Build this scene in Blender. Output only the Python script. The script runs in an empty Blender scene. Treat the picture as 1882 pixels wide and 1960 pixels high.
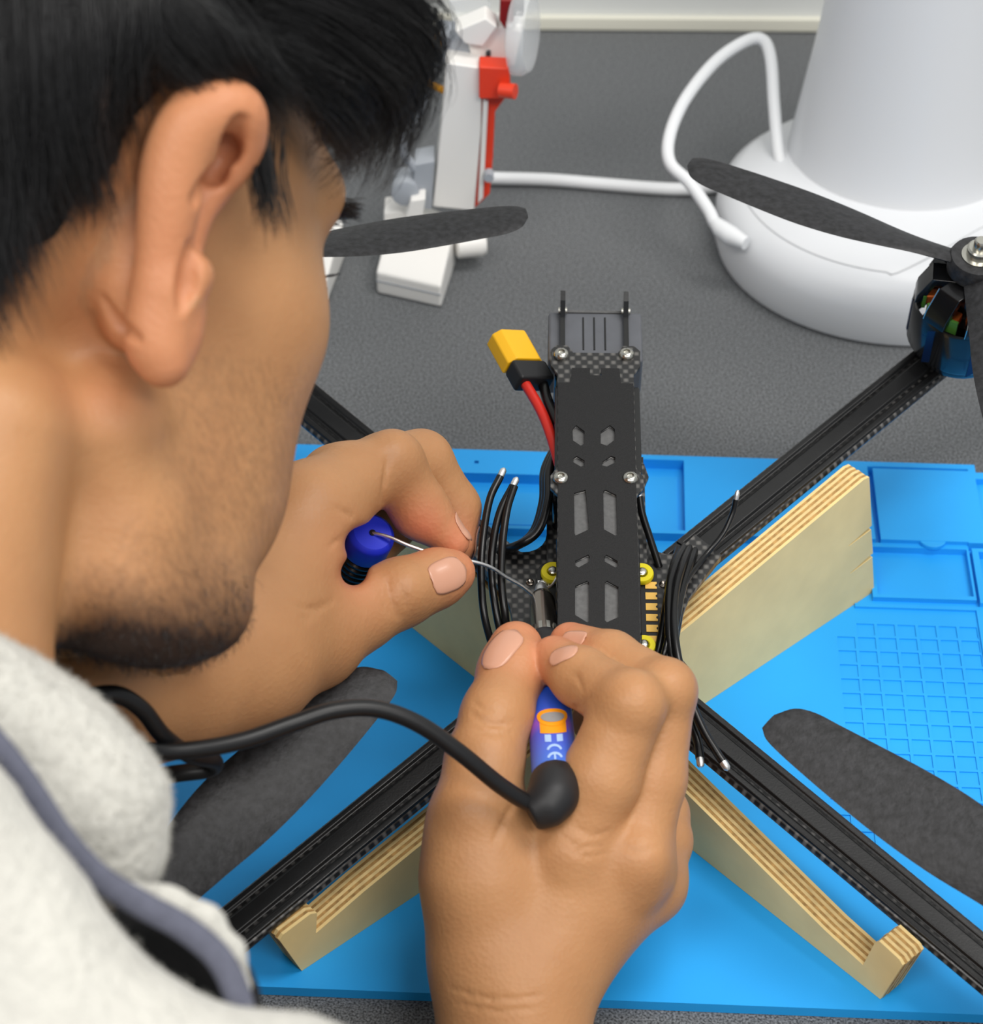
import bpy, bmesh, math, random
import numpy as np
from mathutils import Vector, Matrix

random.seed(7); rng = np.random.default_rng(7)
scene = bpy.context.scene
col = scene.collection

# ------------------------------------------------------------------ camera
FPX, IMW, IMH = 4500.0, 1882.0, 1960.0
EL = math.radians(40.0)
CAM = np.array([0.0, -0.727, 0.61])
cf = np.array([0, math.cos(EL), -math.sin(EL)]); cu = np.array([0, math.sin(EL), math.cos(EL)]); cr = np.array([1.0, 0, 0])
cam = bpy.data.cameras.new('camera'); camo = bpy.data.objects.new('camera', cam); col.objects.link(camo)
camo.location = CAM; camo.rotation_euler = (math.pi/2 - EL, 0, 0)
cam.sensor_fit = 'VERTICAL'; cam.sensor_height = 24.0; cam.lens = 24.0*FPX/IMH
cam.clip_start = 0.02; cam.clip_end = 50
cam.dof.use_dof = True; cam.dof.focus_distance = 0.80; cam.dof.aperture_fstop = 11.0
scene.camera = camo
# ------------------------------------------------------------------ world, ceiling lamps, exposure
w = bpy.data.worlds.new('room'); scene.world = w; w.use_nodes = True
w.node_tree.nodes['Background'].inputs[0].default_value = (0.93, 0.97, 1.0, 1)
w.node_tree.nodes['Background'].inputs[1].default_value = 0.48
def ceiling_light(name, loc, sx, sy, energy, tilt=(0, 0, 0)):
    l = bpy.data.lights.new(name, 'AREA'); l.shape = 'RECTANGLE'; l.size = sx; l.size_y = sy; l.energy = energy
    l.color = (1.0, 0.97, 0.93)
    o = bpy.data.objects.new(name, l); o.location = loc; o.rotation_euler = tilt; col.objects.link(o); return o
ceiling_light('ceiling_lamp', (0.75, -0.25, 1.95), 1.2, 0.6, 25)
ceiling_light('ceiling_lamp', (-0.9, -1.5, 1.95), 1.2, 0.6, 30)
ceiling_light('ceiling_lamp', (0.9, -1.7, 1.95), 1.2, 0.6, 30)
scene.view_settings.view_transform = 'Standard'; scene.view_settings.look = 'None'
scene.view_settings.exposure = 0.0; scene.view_settings.gamma = 1.0
scene.view_settings.use_curve_mapping = False

# ------------------------------------------------------------------ measuring helpers
def A(*p): return np.array(p, float)
def ray(px, py): return cf + cr*(px-IMW/2)/FPX + cu*(IMH/2-py)/FPX
def W(px, py, d): return CAM + ray(px, py)*d                 # a point at depth d (metres along the lens axis)
def G(px, py, z):                                            # a point at height z
    k = ray(px, py); return CAM + k*((z-CAM[2])/k[2])
def nrm(v): v = np.asarray(v, float); return v/np.linalg.norm(v)
TILT = math.radians(12); YAW = math.radians(-1)
DN = A(0, -math.sin(TILT), math.cos(TILT)); _v0 = A(0, math.cos(TILT), math.sin(TILT))
DU = cr*math.cos(YAW)+_v0*math.sin(YAW); DV = -cr*math.sin(YAW)+_v0*math.cos(YAW)
DO = W(1144, 1170, .807)
def D3(u, v, w): return DO + (DU*u+DV*v+DN*w)/1000.           # drone millimetres to world
def L2(px, py, w):                                            # pixel to drone (u, v) on its plane at w mm
    k = ray(px, py); P = CAM+k*(((DO+DN*w/1000-CAM)@DN)/(k@DN)); d = P-DO; return (d@DU)*1000, (d@DV)*1000
def DP(px, py, w): return D3(*L2(px, py, w), w)
MA = math.radians(-2.8); MO = A(.05, -.10, 0); MX = A(math.cos(MA), math.sin(MA), 0); MY = A(-math.sin(MA), math.cos(MA), 0)
def M3(x, y, z): return MO + (MX*x+MY*y)/1000. + A(0, 0, z/1000.)

# ------------------------------------------------------------------ materials
MATS = {}
def sr(r, g, b):
    f = lambda c: (c/255./12.92) if c <= 10 else ((c/255.+.055)/1.055)**2.4
    return (f(r), f(g), f(b), 1)
def mat(name, colr, rough=.5, metal=0., noise=None, bump=None, spec=.5, coat=0., trans=0., sss=0., sheen=0., alpha=1., ior=1.45):
    """noise = (scale, amount, detail) colour variation; bump = (scale, strength, distance)"""
    m = bpy.data.materials.new(name); m.use_nodes = True; nt = m.node_tree; b = nt.nodes['Principled BSDF']
    b.inputs['Base Color'].default_value = colr; b.inputs['Roughness'].default_value = rough; b.inputs['Metallic'].default_value = metal
    b.inputs['Specular IOR Level'].default_value = spec; b.inputs['Coat Weight'].default_value = coat
    b.inputs['Transmission Weight'].default_value = trans; b.inputs['Alpha'].default_value = alpha; b.inputs['IOR'].default_value = ior
    if sheen: b.inputs['Sheen Weight'].default_value = sheen
    if sss:
        b.inputs['Subsurface Weight'].default_value = sss; b.inputs['Subsurface Radius'].default_value = (1, .4, .2); b.inputs['Subsurface Scale'].default_value = .004
    geo = nt.nodes.new('ShaderNodeTexCoord')
    if noise:
        n = nt.nodes.new('ShaderNodeTexNoise'); n.inputs['Scale'].default_value = noise[0]; n.inputs['Detail'].default_value = noise[2] if len(noise) > 2 else 3
        nt.links.new(geo.outputs['Object'], n.inputs['Vector'])
        r = nt.nodes.new('ShaderNodeMapRange'); r.inputs[1].default_value = .3; r.inputs[2].default_value = .7
        r.inputs[3].default_value = 1-noise[1]; r.inputs[4].default_value = 1+noise[1]
        nt.links.new(n.outputs['Fac'], r.inputs[0])
        mx = nt.nodes.new('ShaderNodeVectorMath'); mx.operation = 'SCALE'; mx.inputs[0].default_value = colr[:3]
        nt.links.new(r.outputs[0], mx.inputs['Scale']); nt.links.new(mx.outputs[0], b.inputs['Base Color'])
    if bump:
        n = nt.nodes.new('ShaderNodeTexNoise'); n.inputs['Scale'].default_value = bump[0]; n.inputs['Detail'].default_value = 4
        nt.links.new(geo.outputs['Object'], n.inputs['Vector'])
        bp = nt.nodes.new('ShaderNodeBump'); bp.inputs['Strength'].default_value = bump[1]; bp.inputs['Distance'].default_value = bump[2]
        nt.links.new(n.outputs['Fac'], bp.inputs['Height']); nt.links.new(bp.outputs[0], b.inputs['Normal'])
    MATS[name] = m; return m

def weave_mat(name, size, lo, hi, rough, rotz=0.):
    """carbon-fibre weave: bundles alternating in a checkerboard, in the thing's own plane"""
    m = bpy.data.materials.new(name); m.use_nodes = True; nt = m.node_tree; b = nt.nodes['Principled BSDF']
    tc = nt.nodes.new('ShaderNodeTexCoord'); mp = nt.nodes.new('ShaderNodeMapping')
    mp.inputs['Rotation'].default_value = (-TILT, 0, rotz)
    nt.links.new(tc.outputs['Object'], mp.inputs[0])
    def wave(axis):
        s = nt.nodes.new('ShaderNodeSeparateXYZ'); nt.links.new(mp.outputs[0], s.inputs[0])
        a = nt.nodes.new('ShaderNodeMath'); a.operation = 'MULTIPLY'; a.inputs[1].default_value = math.pi/size; nt.links.new(s.outputs[axis], a.inputs[0])
        c = nt.nodes.new('ShaderNodeMath'); c.operation = 'SINE'; nt.links.new(a.outputs[0], c.inputs[0]); return c
    pr = nt.nodes.new('ShaderNodeMath'); pr.operation = 'MULTIPLY'
    nt.links.new(wave(0).outputs[0], pr.inputs[0]); nt.links.new(wave(1).outputs[0], pr.inputs[1])
    rp = nt.nodes.new('ShaderNodeValToRGB'); rp.color_ramp.elements[0].position = .46; rp.color_ramp.elements[1].position = .92
    rp.color_ramp.elements[0].color = lo; rp.color_ramp.elements[1].color = hi
    ad = nt.nodes.new('ShaderNodeMath'); ad.operation = 'MULTIPLY_ADD'; ad.inputs[1].default_value = .5; ad.inputs[2].default_value = .5
    nt.links.new(pr.outputs[0], ad.inputs[0]); nt.links.new(ad.outputs[0], rp.inputs[0])
    nt.links.new(rp.outputs[0], b.inputs['Base Color']); b.inputs['Roughness'].default_value = rough; b.inputs['Coat Weight'].default_value = .15
    MATS[name] = m; return m

mat('wall', sr(214, 216, 214), .8, noise=(6, .03))
mat('splash', sr(220, 218, 204), .5)
mat('desk', sr(94, 96, 98), .62, noise=(1300, .8, 1), bump=(700, .3, .0004))
mat('desk_edge', sr(30, 30, 32), .5)
mat('metal_leg', sr(120, 120, 122), .4, .8)
mat('floor', sr(110, 108, 104), .7, noise=(20, .1))
mat('mat_blue', sr(30, 160, 238), .55, noise=(14, .05), bump=(1500, .08, .0003))
mat('carbon_black', sr(17, 17, 18), .36, noise=(300, .2), bump=(1500, .15, .0003))
mat('gloss_black', sr(14, 14, 15), .22, coat=.3)
mat('rubber_black', sr(28, 28, 30), .5)
mat('cable_black', sr(16, 16, 18), .4)
mat('wire_black', sr(12, 12, 13), .3)
mat('prop', sr(35, 35, 37), .55, noise=(420, .6, 10), bump=(900, .35, .0004))
mat('grip', sr(24, 24, 25), .75, noise=(2500, .35), bump=(2600, .5, .0005))
mat('slot_grey', sr(92, 92, 92), .7, noise=(600, .15))
mat('tpu_grey', sr(104, 106, 112), .5, noise=(120, .08), alpha=.75)
mat('steel', sr(190, 188, 180), .25, 1.)
mat('steel_dark', sr(150, 140, 130), .22, 1.)
mat('tin', sr(232, 232, 232), .38, 1.)
mat('yellow_xt', sr(244, 184, 28), .45)
mat('yellow_ring', sr(226, 210, 20), .5)
mat('pad_gold', sr(232, 186, 92), .4, .2)
mat('pcb', sr(18, 18, 20), .4)
mat('print_white', sr(215, 218, 220), .6)
mat('red_wire', sr(200, 38, 24), .4)
mat('copper', sr(214, 110, 50), .35, .6)
mat('green_lacquer', sr(70, 120, 44), .5)
mat('motor_blue', sr(10, 36, 74), .35, .3)
mat('ply_face', sr(234, 206, 144), .65, noise=(70, .05), bump=(600, .1, .0003))
mat('ply_light', sr(224, 196, 138), .7, noise=(260, .12))
mat('ply_dark', sr(176, 138, 82), .75, noise=(400, .35, 5))
mat('iron_blue', sr(62, 92, 200), .35)
mat('iron_print', sr(170, 200, 245), .5)
mat('iron_orange', sr(250, 160, 20), .5)
mat('iron_grey', sr(150, 150, 150), .5)
mat('cap_blue', sr(30, 48, 200), .38)
mat('clear_black', sr(20, 20, 22), .2)
mat('seam_grey', sr(178, 180, 182), .5)
mat('white_abs', sr(214, 216, 219), .35)
mat('white_toy', sr(232, 230, 226), .35)
mat('white_cable', sr(222, 224, 226), .4)
mat('red_toy', sr(222, 62, 34), .4)
mat('dark_red', sr(130, 18, 16), .4)
mat('grey_toy', sr(160, 165, 172), .45)
mat('dark_toy', sr(50, 52, 56), .45)
mat('amber_toy', sr(216, 150, 20), .45)
mat('clear_plastic', sr(235, 238, 240), .08, trans=.0, alpha=.35)
mat('fleece', sr(196, 194, 186), .95, noise=(90, .07, 5), bump=(330, .8, .0022), sheen=.3)
mat('trim_grey', sr(88, 90, 104), .85, noise=(500, .12), bump=(1600, .3, .0004))
mat('lining', sr(16, 16, 18), .9)
mat('hair', sr(18, 17, 18), .36, spec=.9)
mat('hair_under', sr(8, 8, 8), .9, spec=.1)
mat('nail', sr(204, 152, 126), .3, coat=.1)
mat('eye', sr(225, 222, 215), .2)
mat('iris', sr(40, 24, 16), .2)
weave_mat('weave', .0021, sr(22, 22, 23), sr(96, 94, 91), .4)
weave_mat('weave45', .0019, sr(20, 20, 21), sr(96, 94, 92), .4, math.radians(45))

def iron_mat():
    """blue handle with a faint violet band round it"""
    m = MATS['iron_blue']; nt = m.node_tree; b = nt.nodes['Principled BSDF']
    at = nt.nodes.new('ShaderNodeAttribute'); at.attribute_name = 'along'
    rp = nt.nodes.new('ShaderNodeValToRGB'); e = rp.color_ramp.elements
    e[0].position = .0; e[0].color = sr(36, 84, 200); e[1].position = 1.; e[1].color = sr(70, 116, 214)
    for p, c in ((.52, sr(44, 88, 205)), (.62, sr(150, 84, 200)), (.72, sr(78, 88, 208))):
        x = e.new(p); x.color = c
    nt.links.new(at.outputs['Fac'], rp.inputs[0]); nt.links.new(rp.outputs[0], b.inputs['Base Color'])
iron_mat()

def skin_mat():
    m = bpy.data.materials.new('skin'); m.use_nodes = True; nt = m.node_tree; b = nt.nodes['Principled BSDF']
    tc = nt.nodes.new('ShaderNodeTexCoord')
    def attr(n):
        a = nt.nodes.new('ShaderNodeAttribute'); a.attribute_name = n; return a.outputs['Fac']
    def mix(f, a, bb, typ='MIX'):
        x = nt.nodes.new('ShaderNodeMix'); x.data_type = 'RGBA'; x.blend_type = typ
        if isinstance(f, float): x.inputs[0].default_value = f
        else: nt.links.new(f, x.inputs[0])
        for i, v in ((6, a), (7, bb)):
            if isinstance(v, tuple): x.inputs[i].default_value = v
            else: nt.links.new(v, x.inputs[i])
        return x.outputs[2]
    n = nt.nodes.new('ShaderNodeTexNoise'); n.inputs['Scale'].default_value = 55; n.inputs['Detail'].default_value = 5
    nt.links.new(tc.outputs['Object'], n.inputs['Vector'])
    base = mix(n.outputs['Fac'], sr(170, 121, 81), sr(191, 142, 98))
    c = mix(attr('red'), base, sr(212, 128, 96))
    # beard: fine dark hairs, denser where the mask is stronger
    nb = nt.nodes.new('ShaderNodeTexNoise'); nb.inputs['Scale'].default_value = 620; nb.inputs['Detail'].default_value = 3
    mpn = nt.nodes.new('ShaderNodeMapping'); mpn.inputs['Scale'].default_value = (1, 1, .35)
    nt.links.new(tc.outputs['Object'], mpn.inputs[0]); nt.links.new(mpn.outputs[0], nb.inputs['Vector'])
    ad = nt.nodes.new('ShaderNodeMath'); ad.operation = 'MULTIPLY_ADD'; ad.inputs[1].default_value = .55; ad.inputs[2].default_value = -.27
    nt.links.new(nb.outputs['Fac'], ad.inputs[0])
    sm = nt.nodes.new('ShaderNodeMath'); sm.operation = 'ADD'; nt.links.new(attr('beard'), sm.inputs[0]); nt.links.new(ad.outputs[0], sm.inputs[1])
    mu = nt.nodes.new('ShaderNodeMath'); mu.operation = 'MULTIPLY'; mu.use_clamp = True
    nt.links.new(sm.outputs[0], mu.inputs[0])
    st = nt.nodes.new('ShaderNodeMath'); st.operation = 'GREATER_THAN'; st.inputs[1].default_value = .02; nt.links.new(attr('beard'), st.inputs[0])
    nt.links.new(st.outputs[0], mu.inputs[1])
    c = mix(mu.outputs[0], c, sr(52, 38, 32))
    nt.links.new(c, b.inputs['Base Color'])
    b.inputs['Roughness'].default_value = .48; b.inputs['Specular IOR Level'].default_value = .35
    b.inputs['Subsurface Weight'].default_value = .18; b.inputs['Subsurface Radius'].default_value = (1, .35, .18); b.inputs['Subsurface Scale'].default_value = .005
    # fine creases and pores
    v = nt.nodes.new('ShaderNodeTexVoronoi'); v.inputs['Scale'].default_value = 700; nt.links.new(tc.outputs['Object'], v.inputs['Vector'])
    n2 = nt.nodes.new('ShaderNodeTexNoise'); n2.inputs['Scale'].default_value = 240; n2.inputs['Detail'].default_value = 4; nt.links.new(tc.outputs['Object'], n2.inputs['Vector'])
    sa = nt.nodes.new('ShaderNodeMath'); sa.operation = 'ADD'; nt.links.new(v.outputs['Distance'], sa.inputs[0]); nt.links.new(n2.outputs['Fac'], sa.inputs[1])
    bp = nt.nodes.new('ShaderNodeBump'); bp.inputs['Strength'].default_value = .16; bp.inputs['Distance'].default_value = .0006
    nt.links.new(sa.outputs[0], bp.inputs['Height']); nt.links.new(bp.outputs[0], b.inputs['Normal'])
    MATS['skin'] = m
skin_mat()

# ------------------------------------------------------------------ mesh helpers
WL = {}
def empty(name, loc, label, cat, group=None):
    o = bpy.data.objects.new(name, None); o.empty_display_size = .02; o.location = loc; col.objects.link(o)
    o['label'] = label; o['category'] = cat
    if group: o['group'] = group
    WL[o] = np.array(loc, float); return o
def link(name, me, material, parent=None, label=None, cat=None, kind=None, group=None, smooth=False, origin=None):
    o = bpy.data.objects.new(name, me); col.objects.link(o)
    if material is not None: me.materials.append(MATS[material] if isinstance(material, str) else material)
    base = WL[parent] if parent is not None else (np.array(origin, float) if origin is not None else np.zeros(3))
    if np.abs(base).max() > 0:
        n = len(me.vertices); c = np.empty(n*3, np.float32); me.vertices.foreach_get('co', c)
        c = (c.reshape(-1, 3)-base).astype(np.float32); me.vertices.foreach_set('co', c.ravel()); me.update()
    if parent is not None: o.parent = parent
    else: o.location = base
    WL[o] = base
    if smooth: me.polygons.foreach_set('use_smooth', [True]*len(me.polygons))
    if label: o['label'] = label
    if cat: o['category'] = cat
    if kind: o['kind'] = kind
    if group: o['group'] = group
    return o
class MB:
    def __init__(s): s.v = []; s.f = []
    def add(s, vs, fs):
        b = len(s.v); s.v += [tuple(map(float, x)) for x in vs]; s.f += [tuple(b+i for i in f) for f in fs]; return s
    def box(s, o, X, Y, Z):
        """o = corner-centred origin, X Y Z = full half vectors"""
        o, X, Y, Z = map(np.asarray, (o, X, Y, Z))
        vs = [o+a*X+b*Y+c*Z for c in (-1, 1) for b in (-1, 1) for a in (-1, 1)]
        return s.add(vs, [(0, 2, 3, 1), (4, 5, 7, 6), (0, 1, 5, 4), (2, 6, 7, 3), (0, 4, 6, 2), (1, 3, 7, 5)])
    def prism(s, pts, off):
        """outline of 3D points extruded by the vector off"""
        n = len(pts); off = np.asarray(off); vs = [np.asarray(p) for p in pts]+[np.asarray(p)+off for p in pts]
        return s.add(vs, [tuple(range(n))[::-1], tuple(range(n, 2*n))]+[(i, (i+1) % n, n+(i+1) % n, n+i) for i in range(n)])
    def lathe(s, o, ax, prof, seg=32, cap=True):
        """prof = [(radius, along)] about the axis ax from o"""
        o = np.asarray(o, float); ax = nrm(ax); t = nrm(np.cross(ax, A(.3, .9, .2))); b = np.cross(ax, t); vs = []
        for r, h in prof:
            for i in range(seg):
                a = 2*math.pi*i/seg; vs.append(o+ax*h+(t*math.cos(a)+b*math.sin(a))*r)
        n = len(prof); fs = [(k*seg+i, k*seg+(i+1) % seg, (k+1)*seg+(i+1) % seg, (k+1)*seg+i) for k in range(n-1) for i in range(seg)]
        if cap: fs += [tuple(range(seg))[::-1], tuple(range((n-1)*seg, n*seg))]
        return s.add(vs, fs)
    def tube(s, pts, r, seg=12, flat=1., up=None, cap=True):
        P = np.array(pts, float); n = len(P); R = np.full(n, r) if np.isscalar(r) else np.array(r, float)
        T = np.gradient(P, axis=0); T /= np.linalg.norm(T, axis=1)[:, None]+1e-12
        x = np.cross(T[0], A(.2, .5, .8) if up is None else up); x = nrm(x); vs = []
        for k in range(n):
            if up is not None: x = np.cross(T[k], up)
            x = x-T[k]*(x@T[k]); x = nrm(x); y = np.cross(T[k], x)
            for i in range(seg):
                a = 2*math.pi*i/seg; vs.append(P[k]+(x*math.cos(a)+y*math.sin(a)*flat)*R[k])
        fs = [(k*seg+i, k*seg+(i+1) % seg, (k+1)*seg+(i+1) % seg, (k+1)*seg+i) for k in range(n-1) for i in range(seg)]
        if cap: fs += [tuple(range(seg))[::-1], tuple(range((n-1)*seg, n*seg))]
        return s.add(vs, fs)
    def build(s, name, material, parent=None, bevel=0., smooth=False, seg=2, **k):
        me = bpy.data.meshes.new(name); me.from_pydata(s.v, [], s.f)
        bm = bmesh.new(); bm.from_mesh(me); bmesh.ops.recalc_face_normals(bm, faces=bm.faces); bm.to_mesh(me); bm.free()
        o = link(name, me, material, parent, smooth=smooth, **k)
        if bevel:
            m = o.modifiers.new('bevel', 'BEVEL'); m.width = bevel; m.segments = seg; m.limit_method = 'ANGLE'; m.angle_limit = math.radians(35)
            me.polygons.foreach_set('use_smooth', [True]*len(me.polygons))
            wn = o.modifiers.new('wn', 'WEIGHTED_NORMAL'); wn.keep_sharp = True
        elif smooth:
            try: me.set_sharp_from_angle(angle=math.radians(42))
            except Exception: pass
        return o
def spline(pts, n=12):
    """Catmull-Rom through the points (any dimension)"""
    P = np.array(pts, float); P = np.vstack([2*P[0]-P[1], P, 2*P[-1]-P[-2]]); out = []
    for i in range(1, len(P)-2):
        for t in np.linspace(0, 1, n, endpoint=False):
            a, b, c, d = P[i-1], P[i], P[i+1], P[i+2]
            out.append(.5*((2*b)+(-a+c)*t+(2*a-5*b+4*c-d)*t*t+(-a+3*b-3*c+d)*t**3))
    out.append(P[-2]); return np.array(out)
def plate(name, outline, holes, w0, w1, material, parent, frame=D3, **k):
    """flat plate with holes in drone millimetres, between heights w0 and w1"""
    cu_ = bpy.data.curves.new('tmp', 'CURVE'); cu_.dimensions = '2D'; cu_.fill_mode = 'BOTH'; cu_.extrude = (w1-w0)/2
    for poly in [outline]+holes:
        sp = cu_.splines.new('POLY'); sp.points.add(len(poly)-1); sp.use_cyclic_u = True
        for i, (x, y) in enumerate(poly): sp.points[i].co = (x, y, 0, 1)
    ob = bpy.data.objects.new('tmp', cu_); col.objects.link(ob)
    dg = bpy.context.evaluated_depsgraph_get(); me = bpy.data.meshes.new_from_object(ob.evaluated_get(dg)); me.name = name
    bpy.data.objects.remove(ob); bpy.data.curves.remove(cu_); me.materials.clear()
    for v in me.vertices: v.co = frame(v.co.x, v.co.y, v.co.z+(w0+w1)/2)
    bm = bmesh.new(); bm.from_mesh(me); bmesh.ops.remove_doubles(bm, verts=bm.verts, dist=1e-7); bmesh.ops.recalc_face_normals(bm, faces=bm.faces); bm.to_mesh(me); bm.free()
    return link(name, me, material, parent, **k)
def arc(cx, cy, r, a0, a1, n=8): return [(cx+r*math.cos(math.radians(a0+(a1-a0)*i/n)), cy+r*math.sin(math.radians(a0+(a1-a0)*i/n))) for i in range(n+1)]
def circ(cx, cy, r, n=20): return [(cx+r*math.cos(2*math.pi*i/n), cy+r*math.sin(2*math.pi*i/n)) for i in range(n)]
# ------------------------------------------------------------------ setting
rotw = math.radians(-.9)
RX = A(math.cos(rotw), math.sin(rotw), 0); RY = A(-math.sin(rotw), math.cos(rotw), 0)
BACK = A(.09, .4025, 0)
MB().box(BACK+RY*.05+A(0, 0, .28), RX*1.6, RY*.05, A(0, 0, 1.02)).build('wall_back', 'wall', kind='structure', label='plain white wall behind the desk', origin=(0, .5, 0))
MB().box(BACK-RY*.002+A(0, 0, .0041), RX*1.6, RY*.002, A(0, 0, .0040)).build('trim_1', 'splash', bevel=.001, kind='structure', label='pale strip where the desk meets the wall')
MB().box(A(0, -.3, -.75), A(2.2, 0, 0), A(0, 1.6, 0), A(0, 0, .01)).build('floor', 'floor', kind='structure', label='dull floor under the desk')
desk = empty('desk', (0, 0, -.74), 'dark speckled grey desk under the blue mat', 'desk')
_dc = A(.0, .0244, -.014)
MB().box(_dc+RY*.0, RX*1.1, RY*.3768, A(0, 0, .014)).build('desk_top', 'desk', desk, bevel=.002)
for sx in (-1.0, 1.0):
    for sy in (-.3, .33):
        MB().box(A(sx, sy, -.384), A(.025, 0, 0), A(0, .025, 0), A(0, 0, .356)).build('leg', 'metal_leg', desk)

# ------------------------------------------------------------------ blue soldering mat (one moulded sheet with trays and a cell grid)
def mat_mesh():
    rects = [(-285, 172, -149.5, 127.2, 4.), (-285, 141, 78, 127.2, 8.), (141, 172, 78, 122, 8.)]
    rects += [(-250, -140, 82, 112, 3.), (-132, 0.5, 80, 112, 3.), (-118, -74, 84, 104, 5.), (-64, -22, 84, 104, 5.),
              (3.2, 22.6, 80, 124.3, 3.2), (6, 20, 84, 118, 4.2), (97.2, 99.3, 76, 124, 4.), (99.3, 138, 123, 124.2, 6.5),
              (94, 133.5, 46.4, 78.5, 6.2), (96, 132.6, 48.5, 76, 3.2), (134.5, 170, 44, 76, 7.), (137, 170, 47, 74, 3.2), (140.5, 170, 80, 118, 5.)]
    rects += [(87, 133, 42.0, 44.0, 5.0), (133, 136, -83, 44, 5.0)]
    for hx in (-150, -128, -100, -80, -62): rects.append((hx-.9, hx+.9, 118.2, 120.0, 5.))
    gx = [70.9+7.75*i for i in range(9)]; gy = [34.1-7.58*j for j in range(16)]
    for i in range(8):
        for j in range(15):
            if (i == 0 and j < 9) or (i == 1 and j < 1): continue
            rects.append((gx[i]+.6, gx[i+1]-.6, gy[j+1]+.6, gy[j]-.6, 3.45))
    xs = sorted({r[0] for r in rects} | {r[1] for r in rects}); ys = sorted({r[2] for r in rects} | {r[3] for r in rects})
    H = np.zeros((len(xs)-1, len(ys)-1)); cx = (np.array(xs[1:])+xs[:-1])/2; cy = (np.array(ys[1:])+ys[:-1])/2
    for x0, x1, y0, y1, h in rects: H[np.ix_((cx > x0) & (cx < x1), (cy > y0) & (cy < y1))] = h
    vid = {}; V = []; Fc = []
    def v(i, j, h):
        k = (i, j, round(h, 3))
        if k not in vid: vid[k] = len(V); V.append(M3(xs[i], ys[j], h+.2))
        return vid[k]
    nx, ny = H.shape
    def hh(i, j): return H[i, j] if 0 <= i < nx and 0 <= j < ny else -.1
    for i in range(nx):
        for j in range(ny):
            h = H[i, j]
            if h > 0: Fc.append((v(i, j, h), v(i+1, j, h), v(i+1, j+1, h), v(i, j+1, h)))
    for i in range(nx+1):
        for j in range(ny):
            a, b = hh(i-1, j), hh(i, j)
            if abs(a-b) > 1e-6: Fc.append((v(i, j, a), v(i, j+1, a), v(i, j+1, b), v(i, j, b)))
    for i in range(nx):
        for j in range(ny+1):
            a, b = hh(i, j-1), hh(i, j)
            if abs(a-b) > 1e-6: Fc.append((v(i, j, a), v(i, j, b), v(i+1, j, b), v(i+1, j, a)))
    me = bpy.data.meshes.new('soldering_mat'); me.from_pydata([tuple(p) for p in V], [], Fc)
    bm = bmesh.new(); bm.from_mesh(me); bmesh.ops.recalc_face_normals(bm, faces=bm.faces); bm.to_mesh(me); bm.free(); return me
smat = empty('soldering_mat', tuple(MO), 'bright blue silicone soldering mat with trays and square grid', 'mat')
link('mat_sheet', mat_mesh(), 'mat_blue', smat)
MB().prism([M3(x, y, 6.) for x, y in arc(119.6, 80.7, 5.6, 180, 360, 14)], A(0, 0, .0021)).build('thumb_tab', 'mat_blue', smat, bevel=.0004)

# ------------------------------------------------------------------ plywood stand: two crossing boards of glued plies
def board(root, P0, d, side, prof0, Ln, slits):
    P0 = np.asarray(P0); d = nrm(d); nn = nrm(np.cross(A(0, 0, 1), d))*side; T = .0102; N = 9
    out = [(a/1000, b/1000) for a, b in prof0]
    if slits:
        for z in (.0362, .0208):
            k = Ln-.0125*z/.0638; out += [(k, z+.001), (k-.0125, z-.0018), (k-.0125, z-.0022), (k, z-.001)]
    out += [(Ln, .0)]
    zb = .0043
    br = None
    for i in range(N):
        o = out if i in (0, N-1) else [(s+random.uniform(-.0002, .0002), z-(.00018 if i % 2 else 0)) for s, z in out]
        pts = [P0+d*s+A(0, 0, z+zb)+nn*(T*i/N) for s, z in o]
        m = 'ply_face' if i in (0, N-1) else ('ply_dark' if i % 2 else 'ply_light')
        if br is None:
            br = MB().prism(pts, nn*(T/N)).build('board', m, root)
        else:
            MB().prism(pts, nn*(T/N)).build('ply_layer', m, br)
    return br
stand = empty('drone_stand', (.036, -.15, .0045), 'pale plywood stand of two crossed boards with hooked ends under the drone', 'stand')
board(stand, A(-.0617, -.2373, 0), A(.7496, .6618, 0), 1, [(0, 0), (-7.6, 21.5), (-6, 22.9), (5, 24.2), (7.7, 22.7), (6.7, 13.5), (27, 18.4), (177, 46.1), (263.5, 63.9), (266.5, 63.4)], .279, True)
board(stand, A(.125, -.2488, 0), A(-.662, .7495, 0), -1, [(0, 0), (-6.1, 22.6), (-4.5, 24), (4, 25.2), (5.6, 22.8), (8.6, 9.2), (25, 11.2), (96, 25.6), (195, 49.6), (262, 64), (265, 63.5)], .279, False)

# ------------------------------------------------------------------ drone
drone = empty('quadcopter_drone', tuple(DO), 'black carbon four-arm drone with open frame being soldered', 'drone')
def dbox(c, hu, hv, hw): return (D3(*c), DU*hu/1000, DV*hv/1000, DN*hw/1000)
# X-shaped bottom plate
def xplate():
    q = [(17.5, 72), (17.5, 36)] + arc(25.5, 36, 8, 180, 292, 6) + [(35, 37), (44, 28), (32, 10), (30, 4), (28, -8), (27, -14), (31, -20), (24, -28), (20, -27)]
    return q+[(-x, y) for x, y in reversed(q)]
plate('bottom_plate', xplate(), [], -7.5, -4, 'weave', drone)
plate('rear_plate', [(17.5, 66), (19, 60), (17.5, 56), (17.5, 20), (-17.5, 20), (-17.5, 60), (-16, 66)], [], -2, -.5, 'weave', drone)
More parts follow.
